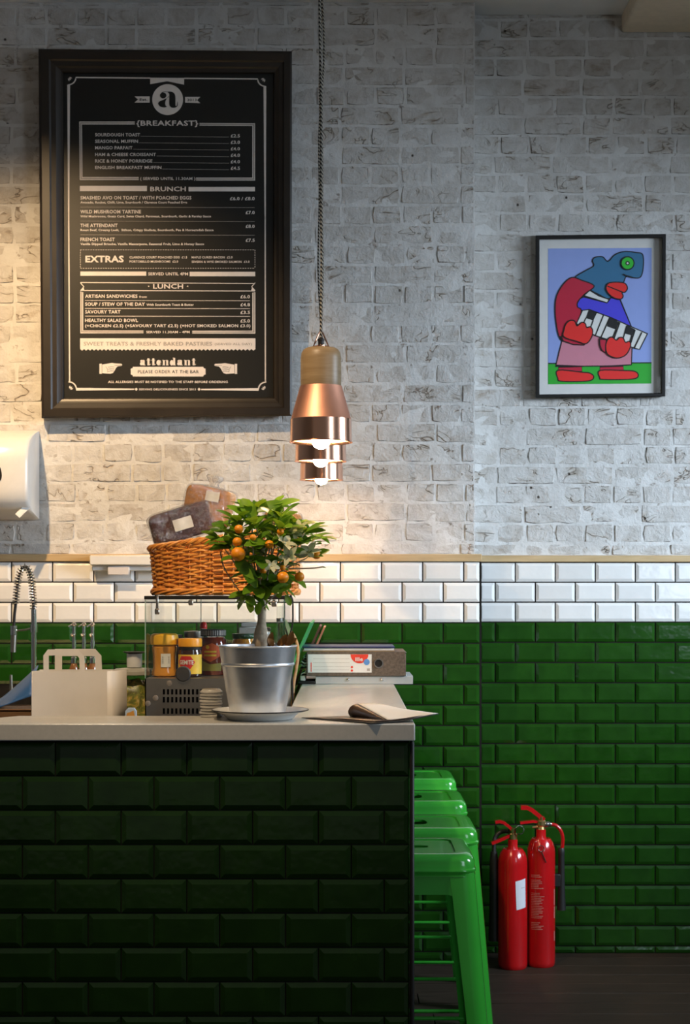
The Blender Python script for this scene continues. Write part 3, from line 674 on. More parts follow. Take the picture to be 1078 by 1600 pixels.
# ------------------------------------------------------------------ pendant lamps
pend = [(501.5, 691.7, 636), (501.0, 721.5, 524), (502.3, 750.4, 440)]
lbl = ['nearest copper pendant lamp with wooden cap and twisted cord, showing whole', 'middle copper pendant lamp, its lower band seen under the nearest shade', 'copper pendant lamp hanging closest to the brick wall, lowest in view']
proto = None
for i, (px, py, s) in enumerate(pend):
    c = P(px, py, s)
    if proto is None:
        t = thing('pendant_lamp', lbl[0], 'lamp', c, 'copper pendant lamps'); proto = t
        z1, z2, z3 = .0565, .1385, .232
        sh = MB(); sh.lathe([(.0775, 0), (.0775, .0022), (.0762, .003), (.0752, z1), (.0735, z1), (.0745, .003), (.0760, .0)], n=48, cap0=False, cap1=False)
        sh.build('lower_shade', M_copper, t, local=True)
        MB().lathe([(.0750, .005), (.0740, .007), (.0730, z1 - .001), (.0495, z2 - .004), (.020, z2 - .004)], n=48, cap0=False, cap1=False).build('lining', mat('pale_copper_lining', (.50, .32, .20), .5), t, local=True)
        sh = MB(); sh.lathe([(.0752, z1), (.0738, z1 + .002), (.0515, z2), (.0495, z2 - .001), (.0720, z1)], n=48, cap0=False, cap1=False); sh.build('upper_shade', M_copperb, t, local=True)
        w_ = MB(); w_.lathe([(.0, z2 - .002), (.0490, z2 - .002), (.0500, z2 + .002), (.0502, z2 + .02), (.0500, z3 - .025), (.0480, z3 - .012), (.0430, z3 - .004), (.036, z3), (.0, z3)], n=40, cap0=False, cap1=False); w_.build('wood_cap', M_cap, t, local=True)
        MB().lathe([(.018, z2 - .005), (.018, .06), (.0165, .055)], n=16).build('lamp_holder', M_rubber, t, local=True)
        MB().lathe([(.0001, -.0165), (.008, -.0150), (.0150, -.0115), (.0200, -.005), (.0232, .004), (.0243, .012), (.0232, .022), (.020, .033), (.0160, .046), (.0150, .056)], n=20).build('bulb', M_bulb, t, local=True)
        MB().lathe([(.010, z3 - .001), (.010, z3 + .007), (.0075, z3 + .009)], n=16).build('ferrule', M_copper, t, local=True)
        MB().lathe([(.0065, z3 + .008), (.0072, z3 + .011), (.0072, z3 + .018), (.0084, z3 + .019), (.0084, z3 + .022), (.005, z3 + .025), (.004, z3 + .027)], n=14).build('cord_grip', M_rubber, t, local=True)
        lo = []
        for (a, b) in (((-.0185, .005), (.0185, .005)), ((.0185, .005), (.0015, .0445)), ((-.0015, .0445), (-.0185, .005))):
            for k in range(5): lo.append((a[0] + (b[0] - a[0]) * k / 5, 0, z3 + a[1] + (b[1] - a[1]) * k / 5))
        MB().tube(lo, .0021, 8, True).build('wire_loop', M_copper, t, local=True)
    else: t = copy_tree(proto); t.location = c; t['label'] = lbl[i]
    for ch in list(t.children):
        if ch.name.startswith('cord') and not ch.name.startswith('cord_grip'): bpy.data.objects.remove(ch)
    zt = ZC - c.z; n = 60; pts = []
    for k in range(n + 1):
        u = k / n; z = .256 + (zt - .256) * u; am = (0.0022, .0075, .0055)[i] * math.sin(math.pi * u) ** .5
        pts.append((am * (math.sin(9 * u + i * 2.1) + .5 * math.sin(21 * u + i)), am * .6 * math.cos(11 * u + i), z))
    pts[0] = (0, 0, .255)
    MB().tube(pts, .0033, 8).build('cord', M_cord, t, local=True)
    MB().lathe([(.05, zt), (.05, zt - .018), (.044, zt - .025), (.006, zt - .027)], n=24).build('ceiling_rose', M_black, t, local=True)

# ------------------------------------------------------------------ paper towel dispenser
yb = YBL - .008; x1 = X(60, 417); x0 = x1 - .31
td = thing('towel_dispenser', 'white plastic paper towel dispenser mounted on the brick wall', 'dispenser', (x1 - .15, yb, 1.656))
pf = [(0, 1.992), (-.03, 1.988), (-.09, 1.975), (-.15, 1.955), (-.19, 1.935), (-.212, 1.905), (-.220, 1.86), (-.220, 1.76), (-.214, 1.725), (-.198, 1.700), (-.160, 1.682), (-.08, 1.668), (0, 1.656)]
def extr(x): return [Vector((x, yb + a, z)) for a, z in pf]
def insx(x, k): return [Vector((x, yb + a * k, 1.82 + (z - 1.82) * (1 - (1 - k) * .25))) for a, z in pf]
MB().loft([insx(x0, .93), extr(x0 + .018), extr(x1 - .014), insx(x1 - .004, .97), insx(x1, .93)]).build('cover', M_plastic, td, ang=50)
win = [(x1 - .16 + .028 * math.cos(a), 0, 1.80 + (.045 if math.sin(a) > 0 else .026) * math.sin(a)) for a in [k * math.pi / 10 for k in range(20)]]
cxw = X(-6, 431); MB().prism([(cxw + (p[0] - x1 + .16) * .8, yb - .2215, 1.805 + (p[2] - 1.80)) for p in win], (0, .006, 0)).build('level_window', M_black, td)
MB().box(-.011, .011, -.002, .002, -.030, .030, .001, M=Matrix.Translation((X(37, 428), yb - .185, Zp(798, 428))) @ Matrix.Rotation(R(42), 4, 'Y') @ Matrix.Rotation(R(-20), 4, 'X')).build('paper_flap', M_sheet, td)

# white cable trunking under the rail
sB = 424; yB = YL - .002
tr = thing('cable_trunking', 'white cable trunking with a small sensor, fixed over the top tile row', 'trunking', (X(190, sB), yB, Zp(892, sB)))
a, b = X(137, sB), X(300, sB)
MB().box(a, b, yB - .055, yB - .0, Zp(883, sB), Zp(867, sB), .004).build('housing', M_plastic, tr)
MB().box(a + .006, b, yB - .035, yB, Zp(891.5, sB), Zp(883.2, sB), .002).build('lower_channel', M_plastic, tr)
MB().box(X(165, sB), X(199, sB), yB - .046, yB - .0355, Zp(898, sB), Zp(884, sB), .002).build('sensor', mat('pale_grey_plastic', (.62, .58, .56), .4, var=.02), tr)

# ------------------------------------------------------------------ low working worktop behind the counter
ZW_ = .92
lw = thing('worktop', 'low steel working worktop behind the tiled counter', 'worktop', (-1.0, 4.3, 0))
pl = [(-2.0, YKB + .012), (XI - .012, YKB + .012), (XI - .012, YW), (-2.0, YW), (-2.0, 5.3), (-.78, 5.3), (-.78, 4.68), (-2.0, 4.68)]
MB().prism([(p[0], p[1], ZW_) for p in pl], (0, 0, -.04)).build('worktop_slab', M_steel, lw)
for q in ((-1.95, XI - .08, YKB + .05, 4.62), (-.72, XI - .08, 4.63, 5.34), (-1.95, XI - .08, 5.36, YW - .01)):
    MB().box(q[0], q[1], q[2], q[3], 0, ZW_ - .041).build('base_cabinet', M_shell, lw)

# ------------------------------------------------------------------ display case with jars
xa, xb = X(226.5, 590), -.158; ya, yb_ = F / 590, F / 590 + .42; zt_ = 1.156
ca = thing('display_case', 'glass display case on a slotted steel base under the wicker basket', 'display case', ((xa + xb) / 2, ya + .18, ZW_))
S8 = lambda x, y: (220 + x / 4.146, 920 + y / 4.146)
xs = [xa]; hx = []
for k in range(10): u = X(S8(142 + 27 * k, 0)[0], 590); hx.append((u, u + 14 / 4.146 / 590))
zs_h = [(Zp(S8(0, b)[1], 590), Zp(S8(0, a)[1], 590)) for a, b in ((650, 686), (700, 737), (774, 811))]
fx = [xa] + [v for h in hx for v in h] + [xb]; fz = [ZW_] + [v for h in reversed(zs_h) for v in h] + [zt_]
pn = MB()
for i in range(len(fx) - 1):
    for j in range(len(fz) - 1):
        if i % 2 == 1 and j % 2 == 1:                # a slot: only its rims
            x0_, x1_, z0_, z1_ = fx[i], fx[i + 1], fz[j], fz[j + 1]
            v = [(x, y, z) for y in (ya, ya + .004) for x, z in ((x0_, z0_), (x1_, z0_), (x1_, z1_), (x0_, z1_))]
            pn.add(v, [(0, 1, 5, 4), (1, 2, 6, 5), (2, 3, 7, 6), (3, 0, 4, 7)])
        else: pn.add([(fx[i], ya, fz[j]), (fx[i + 1], ya, fz[j]), (fx[i + 1], ya, fz[j + 1]), (fx[i], ya, fz[j + 1])], [(0, 1, 2, 3)])
pn.box(xa, xb, ya + .004, yb_, zt_ - .004, zt_); pn.box(xa, xa + .003, ya, yb_, ZW_, zt_); pn.box(xb - .003, xb, ya, yb_, ZW_, zt_); pn.box(xa, xb, yb_ - .003, yb_, ZW_, zt_)
pn.build('slotted_base', M_steel, ca, smooth=False)
MB().box(xa + .01, xb - .01, ya + .03, yb_ - .02, ZW_ + .002, zt_ - .01).build('inner_housing', M_black, ca)
M_stud = mat('grey_stud', (.20, .18, .16), .5)
for px, py in ((96, 707), (46, 743), (185, 612)):
    q = S8(px, py); MB().lathe([(.0075, 0), (.0075, .002), (.005, .003)], (X(q[0], 590), ya, Zp(q[1], 590)), 14, Matrix.Rotation(R(90), 4, 'X')).build('stud', M_stud, ca)
zg = 1.3655
for nme, bx in (('front_glass', (xa, xb, ya, ya + .004)), ('side_glass', (xa, xa + .004, ya + .005, yb_)), ('side_glass', (xb - .004, xb, ya + .005, yb_)), ('back_glass', (xa + .005, xb - .005, yb_ - .004, yb_))):
    MB().box(*bx, zt_ + .001, zg).build(nme, M_glass, ca)
for x, y in ((xa, ya), (xb - .004, ya), (xa + .11, yb_ - .004)):
    MB().box(x - .0003, x + .0018, y - .0005, y + .0025, zt_ + .001, zg).build('glass_edge', mat('pale_glass_edge', (.30, .42, .36), .15) if x < -.3 else M_glassedge, ca)
MB().box(xa - .002, xb + .004, ya - .004, yb_ + .004, zg, zg + .009, .001).build('top_shelf', M_black, ca)
for (cx, y0, y1, w) in ((245, 929, 960, .006), (297.7, 938, 946, .006), (428, 936, 948, .007)):
    m_ = MB(); m_.box(X(cx, 592) - w * .55, X(cx, 592) + w * .55, ya - .008, ya - .0045, Zp(y1 - 8, 592), zg + .012 if y0 < 935 else zg, .0012)
    m_.box(X(cx, 592) - w, X(cx, 592) + w, ya - .013, ya - .0042, Zp(y1, 592), Zp(y1 - 9, 592), .002); m_.build('clip', M_steel, ca)
q = S8(272, 552); MB().lathe([(.0205, 0), (.0205, .006), (.018, .009)], (X(q[0], 592), ya - .0005, Zp(q[1], 592)), 28, Matrix.Rotation(R(90), 4, 'X')).build('door_knob', mat('grey_smoked_plastic', (.035, .035, .035), .55), ca)

def jar(name, label, cx, s, base, prof_body, m_body, prof_lid=None, m_lid=None, ribs=0, extra=None):
    c = Vector((X(cx, s), F / s, base))
    t = thing(name, label, 'jar', c, None); MB().lathe(prof_body, n=28).build('jar_body', m_body, t, local=True)
    if prof_lid:
        m_ = MB(); m_.lathe(prof_lid, n=28)
        for k in range(ribs):
            a = 2 * math.pi * k / ribs; r = prof_lid[1][0]
            m_.box(r - .001, r + .0015, -.0018, .0018, prof_lid[0][1] + .001, prof_lid[-1][1] - .003, M=Matrix.Rotation(a, 4, 'Z'))
        m_.build('lid', m_lid, t, local=True)
    return t
def wraplabel(t, r, a0, a1, z0, z1, m_, name='paper_label', n=12, d=.0006):
    v = []
    for k in range(n + 1):
        a = R(a0 + (a1 - a0) * k / n)
        for z in (z0, z1): v.append(((r + d) * math.cos(a), (r + d) * math.sin(a), z))
    return MB().add(v, [(2 * k, 2 * k + 2, 2 * k + 3, 2 * k + 1) for k in range(n)]).build(name, m_, t, local=True)
def wrap_shape(t, r, pts, m_, name, d=.001, ang0=-90, faces=None):
    """outline in (arc metres, z) bent round a jar, facing the angle ang0; cut into narrow columns so that it hugs the curve"""
    B = lambda u, z: ((r + d) * math.cos(R(ang0) + u / r), (r + d) * math.sin(R(ang0) + u / r), z)
    if faces: return MB().add([B(u, z) for u, z in pts], faces).build(name, m_, t, local=True, smooth=False)
    u0, u1 = min(p[0] for p in pts), max(p[0] for p in pts); us = sorted(set([u0 + (u1 - u0) * k / 10 for k in range(11)] + [p[0] for p in pts])); cols = []
    for u in us:
        zz = []; uu = min(max(u, u0 + 1e-7), u1 - 1e-7)
        for (a, za), (b, zb) in zip(pts, pts[1:] + pts[:1]):
            if abs(a - b) < 1e-9: continue
            if min(a, b) <= uu <= max(a, b): zz.append(za + (zb - za) * (uu - a) / (b - a))
        cols.append((u, min(zz), max(zz)))
    v = [B(u, z) for u, a, b in cols for z in (a, b)]
    return MB().add(v, [(2 * k, 2 * k + 2, 2 * k + 3, 2 * k + 1) for k in range(len(cols) - 1)]).build(name, m_, t, local=True, smooth=False)
def wrap_text(t, r, s_, u0, u1, z0, h, m_, name, d=.0016, ang0=-90, bold=.03):
    v, f = text_geo(s_, bold); xs_ = [p[0] for p in v]; a, b = min(xs_), max(xs_)
    return wrap_shape(t, r, [(u0 + (p[0] - a) / (b - a) * (u1 - u0), z0 + p[1] / CAPH * h) for p in v], m_, name, d, ang0, f)
ZJ = zt_ + .001; sj = 577
M_honey = mat('amber_spread', (.62, .26, .03), .15, var=.1, coat=.6); M_ylid = mat('yellow_plastic_lid', (.80, .42, .02), .35); M_olid = mat('orange_yellow_lid', (.82, .34, .015), .35)
M_dark = mat('dark_brown_spread', (.035, .012, .006), .12, coat=.7); M_ylabel = mat('yellow_label', (.74, .48, .04), .5); M_rlabel = mat('red_label', (.55, .02, .02), .5)
M_wlabel = mat('white_label', (.70, .68, .62), .5); M_chut = mat('dark_red_chutney', (.16, .025, .012), .12, coat=.7); M_orlabel = mat('orange_red_label', (.60, .10, .02), .5)
j1 = jar('spread_jar', 'amber jar with domed yellow lid and barcode label, at the case corner', 257, sj, ZJ,
    [(.030, 0), (.0345, .003), (.0345, .012), (.031, .022), (.0315, .045), (.032, .062), (.034, .072), (.034, .080), (.030, .084)], M_honey,
    [(.0345, .0845), (.0375, .087), (.0378, .104), (.036, .112), (.030, .116), (.0, .117)], M_ylid)
wrap_shape(j1, .0318, [(-.006, .026), (.020, .026), (.020, .062), (-.006, .062)], M_wlabel, 'paper_label', .0012)
bars = MB(); 
for k in range(7):
    z = .036 + k * .003
    a0 = [(-.002, z), (.016, z), (.016, z + (.0016 if k % 2 else .001)), (-.002, z + (.0016 if k % 2 else .001))]
    bars.add([((.0318 + .0018) * math.cos(R(-90) + u / .0318), (.0318 + .0018) * math.sin(R(-90) + u / .0318), zz) for u, zz in a0], [(0, 1, 2, 3)])
bars.build('barcode', M_black, j1, local=True)
j2 = jar('spread_jar', 'dark spread jar with orange lid, yellow label and red diamond', 297, sj + 2, ZJ,
    [(.028, 0), (.0310, .003), (.0312, .066), (.029, .074), (.0285, .079)], M_dark, [(.0300, .080), (.0322, .082), (.0325, .098), (.031, .103), (.0, .104)], M_olid)
wraplabel(j2, .0312, -175, -5, .008, .060, M_ylabel); MB().lathe([(.0305, .0725), (.0305, .0795)], n=28).build('neck_band', M_black, j2, local=True)
dm = [(-.034, .040), (-.022, .056), (.004, .056), (.016, .040), (.004, .022), (-.022, .022)]
wrap_shape(j2, .0312, dm, M_rlabel, 'red_diamond', .0012); wrap_text(j2, .0312, 'GEMITE', -.028, .012, .034, .011, M_wlabel, 'lettering')
j3 = jar('chutney_jar', 'big jar of dark chutney with ribbed black lid and red orange label', 333, 566, ZJ,
    [(.036, 0), (.0385, .004), (.0385, .082), (.036, .096), (.031, .104)], M_chut, [(.0325, .1055), (.0335, .108), (.0335, .122), (.031, .125), (.0, .1255)], M_black, 44)
M_ribs = mat('pale_lid_rib', (.42, .40, .37), .4)
rb = MB()
for k in range(44): rb.box(.0334, .0352, -.0011, .0011, .1085, .1225, M=Matrix.Rotation(2 * math.pi * k / 44, 4, 'Z'))
rb.build('lid_ribs', M_ribs, j3, local=True, kind='stuff')
wrap_shape(j3, .0385, [(-.034, .050), (-.030, .078), (.0, .088), (.022, .078), (.022, .052), (-.004, .036)], M_orlabel, 'paper_label')
wrap_shape(j3, .0385, [(-.030, .012), (.026, .012), (.026, .034), (-.004, .030), (-.030, .040)], mat('green_gold_label', (.30, .26, .04), .5), 'lower_label'); 
for (r0, a) in ((0, .062), (1, .052)): wrap_shape(j3, .0385, [(-.022, a), (.012, a), (.012, a + .005), (-.022, a + .005)], M_wlabel if False else M_ylabel, 'label_lettering', .0016)
wrap_shape(j3, .0385, [(-.012 + .0055 * math.cos(k * .785), .077 + .0055 * math.sin(k * .785)) for k in range(8)], M_ylabel, 'label_emblem', .0016)
bt = thing('sauce_bottle', 'slim bottle with a round red cap behind the ribbed-lid jar', 'bottle', (X(318, 545), F / 545, ZJ))
MB().lathe([(.020, 0), (.022, .004), (.022, .075), (.012, .10), (.010, .122)], n=20).build('bottle_body', mat('dark_green_glass', (.02, .10, .03), .1, coat=.6), bt, local=True)
MB().lathe([(.010, .1225), (.0105, .128), (.0098, .136), (.006, .142), (.0, .143)], n=18).build('cap', mat('red_plastic', (.70, .02, .015), .3), bt, local=True)
j4 = jar('glass_jar', 'clear glass jar with flat metal lid standing behind the orange-lidded jar', 303, 548, ZJ, [(.027, 0), (.030, .004), (.030, .085), (.026, .098)], M_honey, [(.0275, .0985), (.0285, .101), (.0285, .116), (.0, .118)], M_steel)
j5 = jar('pickle_jar', 'amber jar with a dark green lid beside the tree trunk', 380, 560, ZJ, [(.028, 0), (.031, .004), (.031, .085), (.028, .098)], M_honey, [(.0305, .0985), (.0315, .101), (.0315, .112), (.0, .113)], mat('dark_green_lid', (.012, .06, .02), .3))
j6 = jar('preserve_jar', 'short jar with a flat black lid at the back behind the yellow-lidded jar', 268, 550, ZJ, [(.029, 0), (.032, .004), (.032, .085), (.029, .095)], M_dark, [(.031, .0955), (.0325, .098), (.0325, .107), (.0, .108)], M_black)
fk = thing('swing_top_flask', 'round clear glass flask with a metal collar behind the tree trunk', 'flask', (X(411, 568), F / 568, ZJ))
MB().lathe([(.022, 0), (.034, .006), (.040, .03), (.040, .060), (.034, .085), (.022, .104), (.019, .118)], n=28).build('flask_body', mat('milky_glass', (.42, .43, .40), .08, var=.2, coat=.8), fk, local=True)
MB().lathe([(.0205, .1185), (.022, .121), (.022, .128), (.019, .131), (.0, .132)], n=24).build('collar', M_chrome, fk, local=True)
bxo = thing('white_box', 'small white carton standing inside the case behind the flask', 'box', (X(388, 545), F / 545, ZJ))
MB().box(-.026, .026, -.02, .02, 0, .128, .002).build('carton', M_wlabel, bxo, local=True)
MB().box(-.02, .03, -.016, .016, .1285, .142, .002).build('carton_flap', M_sheet, bxo, local=True)
for k, (px, sB_) in enumerate(((437, 560), (446, 552))):
    tb = thing('glass_tube', 'clear straight glass tube behind the tree, ' + ('next to the dark glass edge' if k == 0 else 'next to the black cable'), 'tube', (X(px, sB_), F / sB_, ZJ), 'glass tubes by the case')
    MB().lathe([(.0085, 0), (.0085, .195 if k else .19), (.0075, .195 if k else .19), (.0075, .004)], n=16, cap1=False).build('tube_wall', M_glass, tb, local=True)
    MB().lathe([(.0092, .145), (.0092, .155)], n=16).build('clip_ring', M_steel, tb, local=True)
# black cable dropping from the case top
cb = MB(); cb.tube(spline([P(454, 931, 575), P(457, 938, 570), P(457.5, 955, 565), P(457, 975, 560), P(453, 996, 556), P(455, 1030, 552), P(457, 1080, 548), (P(459, 1100, 545).x, P(459, 1100, 545).y, ZW_ + .003)], 6), .0024, 8)
tag(cb.build('cable', M_rubber), 'thin black cable hanging in a curve beside the case', 'cable')
cb = MB(); cb.tube(spline([P(444, 983, 500), P(455, 988, 500), P(463, 1002, 500), P(466, 1020, 502), P(463, 1045, 505), P(458, 1080, 508), (P(456, 1100, 510).x, P(456, 1100, 510).y, ZW_ + .006)], 6), .0048, 8)
tag(cb.build('hose', mat('tan_hose', (.36, .22, .10), .5)), 'tan hose bending down in the gap beside the counter return', 'hose')

# ------------------------------------------------------------------ leaning folders in the gap
def folder(label, m_, xt, zt2, xb2, y0, y1, th):
    d = Vector((xt - xb2, 0, zt2 - ZW_)); n_ = Vector((d.z, 0, -d.x)).normalized() * th
    b0 = Vector((xb2, y0, ZW_ + .0045)); o = MB().prism([b0, b0 + Vector((0, y1 - y0, 0)), b0 + Vector((0, y1 - y0, 0)) + d, b0 + d], n_)
    tag(o.build('folder', m_), label, 'folder', 'folders leaning in the gap')
folder('bright green folder leaning behind the ring binders', mat('green_card', (.03, .28, .09), .4), X(490, 445), 1.285, -.272, 5.05, 5.62, .006)
folder('dark brown folder leaning behind the green folder', mat('brown_card', (.10, .035, .02), .5), X(499, 440), 1.262, -.240, 5.62, 5.92, .008)
folder('reddish tan folder leaning nearest to the white tiles', mat('tan_card', (.42, .17, .09), .5), X(506, 437), 1.258, -.222, 5.64, 5.94, .006)

# ------------------------------------------------------------------ wicker basket with bread
zb0 = zg + .0112; bs = 575
bx0, bx1, by0, by1 = X(237, bs), X(463, bs) , F / 580 + .004, F / 580 + .27
bcx, bcy = (bx0 + bx1) / 2, (by0 + by1) / 2; hw, hd_ = (bx1 - bx0) / 2, (by1 - by0) / 2
bk = thing('wicker_basket', 'orange brown wicker basket full of wrapped bread on the glass case', 'basket', (bcx, bcy, zb0))
def rim_h(x): return .128 + .055 * (x + hw) / (2 * hw)          # the rim climbs to the right
def foot(u, flare=0.0):
    """rounded rectangle, u in 0..1"""
    a = 2 * math.pi * u; c, s_ = math.cos(a), math.sin(a); e = .42
    return (math.copysign(abs(c) ** e, c) * (hw + flare), math.copysign(abs(s_) ** e, s_) * (hd_ + flare))
# arc-length table
NT = 720; tab = [foot(k / NT) for k in range(NT + 1)]; acc = [0]
for k in range(NT): acc.append(acc[-1] + math.hypot(tab[k + 1][0] - tab[k][0], tab[k + 1][1] - tab[k][1]))
def at_len(f):
    L = (f % 1) * acc[-1]; lo, hi = 0, NT
    while hi - lo > 1:
        m_ = (lo + hi) // 2
        if acc[m_] <= L: lo = m_
        else: hi = m_
    return lo / NT
NS = 40; rows = 17; wv = MB()
for r in range(rows):
    v = (r + .5) / rows; pts = []
    for k in range(NS * 4):
        f = k / (NS * 4); fl_ = .010 * v - .004 + .0038 * math.cos(math.pi * (k / 4 * 1.0) + math.pi * r)
        x, y = foot(at_len(f), fl_); pts.append((x, y, .018 + (rim_h(x) - .028) * v + .0012 * math.sin(k * .9 + r)))
    wv.tube(pts, .0034 if r not in (0, 1) else .0042, 6, True)
wv.build('weave', M_wick, bk, local=True, kind='stuff')
stk = MB()
for k in range(NS):
    f = (k + .0) / NS; a = foot(at_len(f), -.004); b = foot(at_len(f), .006)
    stk.tube([(a[0], a[1], .003), (b[0], b[1], rim_h(b[0]) - .004)], .0026, 6)
stk.build('stakes', M_wick, bk, local=True, kind='stuff')
rm = MB()
for ph in (0, 2.1, 4.2):                             # plaited rim
    pts = []
    for k in range(240):
        f = k / 240; x, y = foot(at_len(f), .009 + .0052 * math.cos(k * .42 + ph)); pts.append((x, y, rim_h(x) + .0052 * math.sin(k * .42 + ph)))
    rm.tube(pts, .0042, 6, True)
rm.build('rim', M_wick, bk, local=True)
bb = MB()
for ph in range(4):                                  # slanting base border
    pts = []
    for k in range(240):
        f = k / 240; x, y = foot(at_len(f), .002 + .004 * math.cos(k * .2 + ph * 1.57)); pts.append((x, y, .009 + .0065 * math.sin(k * .2 + ph * 1.57)))
    bb.tube(pts, .0036, 6, True)
bb.build('base_border', M_wick, bk, local=True)
MB().prism([(*foot(k / 40, -.008), .002) for k in range(40)], (0, 0, .006)).build('basket_floor', M_wick, bk, local=True)
def blob(dim, seed, amp, fr, n=(40, 24), e=.45, top=0):
    """rounded block with lumps"""
    mb = MB(); rings = []
    for j in range(1, n[1]):
        th = math.pi * j / n[1]; ct_, st_ = math.cos(th), math.sin(th); ring = []
        for k in range(n[0]):
            a = 2 * math.pi * k / n[0]; f = lambda c, ee=e: math.copysign(abs(c) ** ee, c)
            p = Vector((f(st_) * f(math.cos(a)) * dim[0], f(st_) * f(math.sin(a)) * dim[1], f(ct_) * dim[2]))
            p *= 1 + amp * noise.noise(p * fr + Vector((seed, seed * 2, 0))); ring.append(p)
        rings.append(ring)
    return mb.loft(rings)
def xf(mb, M): mb.v = [M @ p for p in mb.v]; return mb
def loaf(label, px, py, s, dim, rot, m_, seed, knot=None, sticker=None):
    c = P(px, py, s); t = thing('bread_loaf', label, 'bread', c, None, rot)
    blob(dim, seed, .05, 14, e=.3).build('loaf', m_, t, local=True)
    blob(tuple(d + .0045 for d in dim), seed + 5, .055, 42, (64, 36), .32).build('plastic_wrap', M_wrap, t, local=True, ang=180)
    if knot:
        kb = MB(); rings = []
        for z, r_ in knot:
            rings.append([Vector((r_ * math.cos(2 * math.pi * k / 24) * (1 + .35 * noise.noise(Vector((k * .9, z * 60, seed)))), .7 * r_ * math.sin(2 * math.pi * k / 24) * (1 + .35 * noise.noise(Vector((k * .9 + 9, z * 60, seed)))), dim[2] - .01 + z)) for k in range(24)])
        kb.loft(rings, True, False, True).build('bag_neck', M_neck, t, local=True, ang=180)
    if sticker:
        (u0, u1, w0, w1) = sticker; nn = 6; v = []
        for i in range(nn + 1):
            for j in range(2): v.append((u0 + (u1 - u0) * i / nn, -dim[1] - .0075 - .001 * math.sin(i), (w0, w1)[j]))
        MB().add(v, [(2 * i, 2 * i + 2, 2 * i + 3, 2 * i + 1) for i in range(nn)]).build('sticker', M_wlabel, t, local=True)
    return t
M_rye = mat('dark_rye_crust', (.085, .030, .016), .6, var=.35, scale=60, bump=.5); M_crust = mat('golden_crust', (.56, .26, .075), .6, var=.2, scale=30, bump=.3)
loaf('plain loaf at the bottom of the wicker basket, under the other loaves', 350, 894.5, 558, (.150, .085, .052), (0, 0, 0), M_crust, 9)
loaf('dark rye loaf wrapped in shiny cellophane, at the basket corner', 283, 818, 570, (.084, .050, .042), (R(6), R(-17), R(6)), M_rye, 1, sticker=(-.022, .030, -.014, .018))
loaf('golden loaf in a clear bag twisted into a knot on top', 327, 791, 556, (.066, .042, .052), (0, R(12), R(-8)), M_crust, 2, knot=[(0, .045), (.012, .022), (.022, .011), (.030, .018), (.040, .024), (.046, .020)], sticker=(-.005, .034, .014, .042))
loaf('pale bagged loaf whose bag peaks up behind the orange tree', 440, 822, 556, (.052, .05, .038), (0, R(6), R(8)), M_crust, 4, knot=[(0, .042), (.02, .030), (.045, .016), (.065, .006)])

# ------------------------------------------------------------------ potted orange tree
s0 = 653; tx, ty = X(402.5, s0), F / s0
pt_ = thing('enamel_plate', 'white enamel plate with a black rim under the zinc pot', 'plate', (tx + .006, ty, ZK))
MB().lathe([(.0, .0005), (.076, .0005), (.080, .003), (.092, .014), (.1125, .0205), (.1150, .0212), (.1140, .0235), (.092, .017), (.080, .0065), (.0, .0055)], n=56, cap0=False, cap1=False).build('dish', M_enamel, pt_, local=True)
MB().tube([(.1150 * math.cos(2 * math.pi * k / 56), .1150 * math.sin(2 * math.pi * k / 56), .0225) for k in range(56)], .0015, 6, True).build('rolled_rim', M_black, pt_, local=True)
tp = thing('orange_tree', 'little potted orange tree with fruit in a galvanised zinc pot', 'potted plant', (tx, ty, ZK + .0065))
zr = Zp(1008, s0) - (ZK + .0065); r0, r1 = .0655, .0935
def pr_(z): return r0 + (r1 - r0) * z / zr
zbd = zr * .735
MB().lathe([(.0, .0), (r0 - .002, 0), (r0, .002), (pr_(zbd - .004), zbd - .004), (pr_(zbd) + .0022, zbd - .001), (pr_(zbd) + .0022, zbd + .001), (pr_(zbd + .004), zbd + .004), (r1 - .001, zr - .004), (r1 + .0015, zr - .002), (r1 + .001, zr), (r1 - .002, zr), (pr_(.13) - .002, .13), (.0, .13)], n=64, cap0=False, cap1=False).build('zinc_pot', M_zinc, tp, local=True, ang=30)
so = MB(); rings = []
for r_ in (.090, .07, .05, .03, .012): rings.append([Vector((r_ * math.cos(2 * math.pi * k / 30), r_ * math.sin(2 * math.pi * k / 30), zr - .016 + (.090 - r_) * .10 + .005 * noise.noise(Vector((r_ * 60, k * .9, 0))))) for k in range(30)])
so.loft(rings, True, False, True).build('soil', M_soil, tp, local=True)
base = P(408, 1003, s0) ; base.y = ty
fork = P(411, 938, s0); fork.y = ty
MB().tube(spline([base - Vector((0, 0, .012)), base + Vector((-.001, 0, .010)), base + Vector((0, 0, .028)), base + Vector((.001, 0, .046)), base + Vector((.003, 0, .066)), fork, fork + Vector((.002, 0, .05))], 3), [.014, .0155, .0170, .0172, .0170, .0160, .0148, .0134, .0120, .0108, .0098, .0092, .0086, .0080, .0074, .0066, .0056, .0046, .0038], 10).build('trunk', M_bark, tp)
tips = [(392, 795, 0), (425, 792, .02), (440, 806, -.03), (370, 812, -.02), (348, 826, 0), (338, 840, .03), (355, 852, -.04), (376, 834, -.06), (400, 818, -.05), (415, 830, .06), (440, 826, -.05), (462, 820, .02), (478, 832, -.03), (492, 842, .03), (470, 850, -.05), (450, 856, -.06), (425, 848, -.08), (398, 852, -.08), (386, 872, -.06), (408, 880, -.08), (430, 884, -.06), (480, 872, -.02), (446, 905, -.04), (396, 896, -.05), (402, 920, -.05), (434, 918, -.03), (388, 938, -.02), (412, 858, -.02), (436, 846, .04), (386, 850, .05)]
br = MB(); ctr = P(415, 880, s0); ctr.y = ty
TIP = []
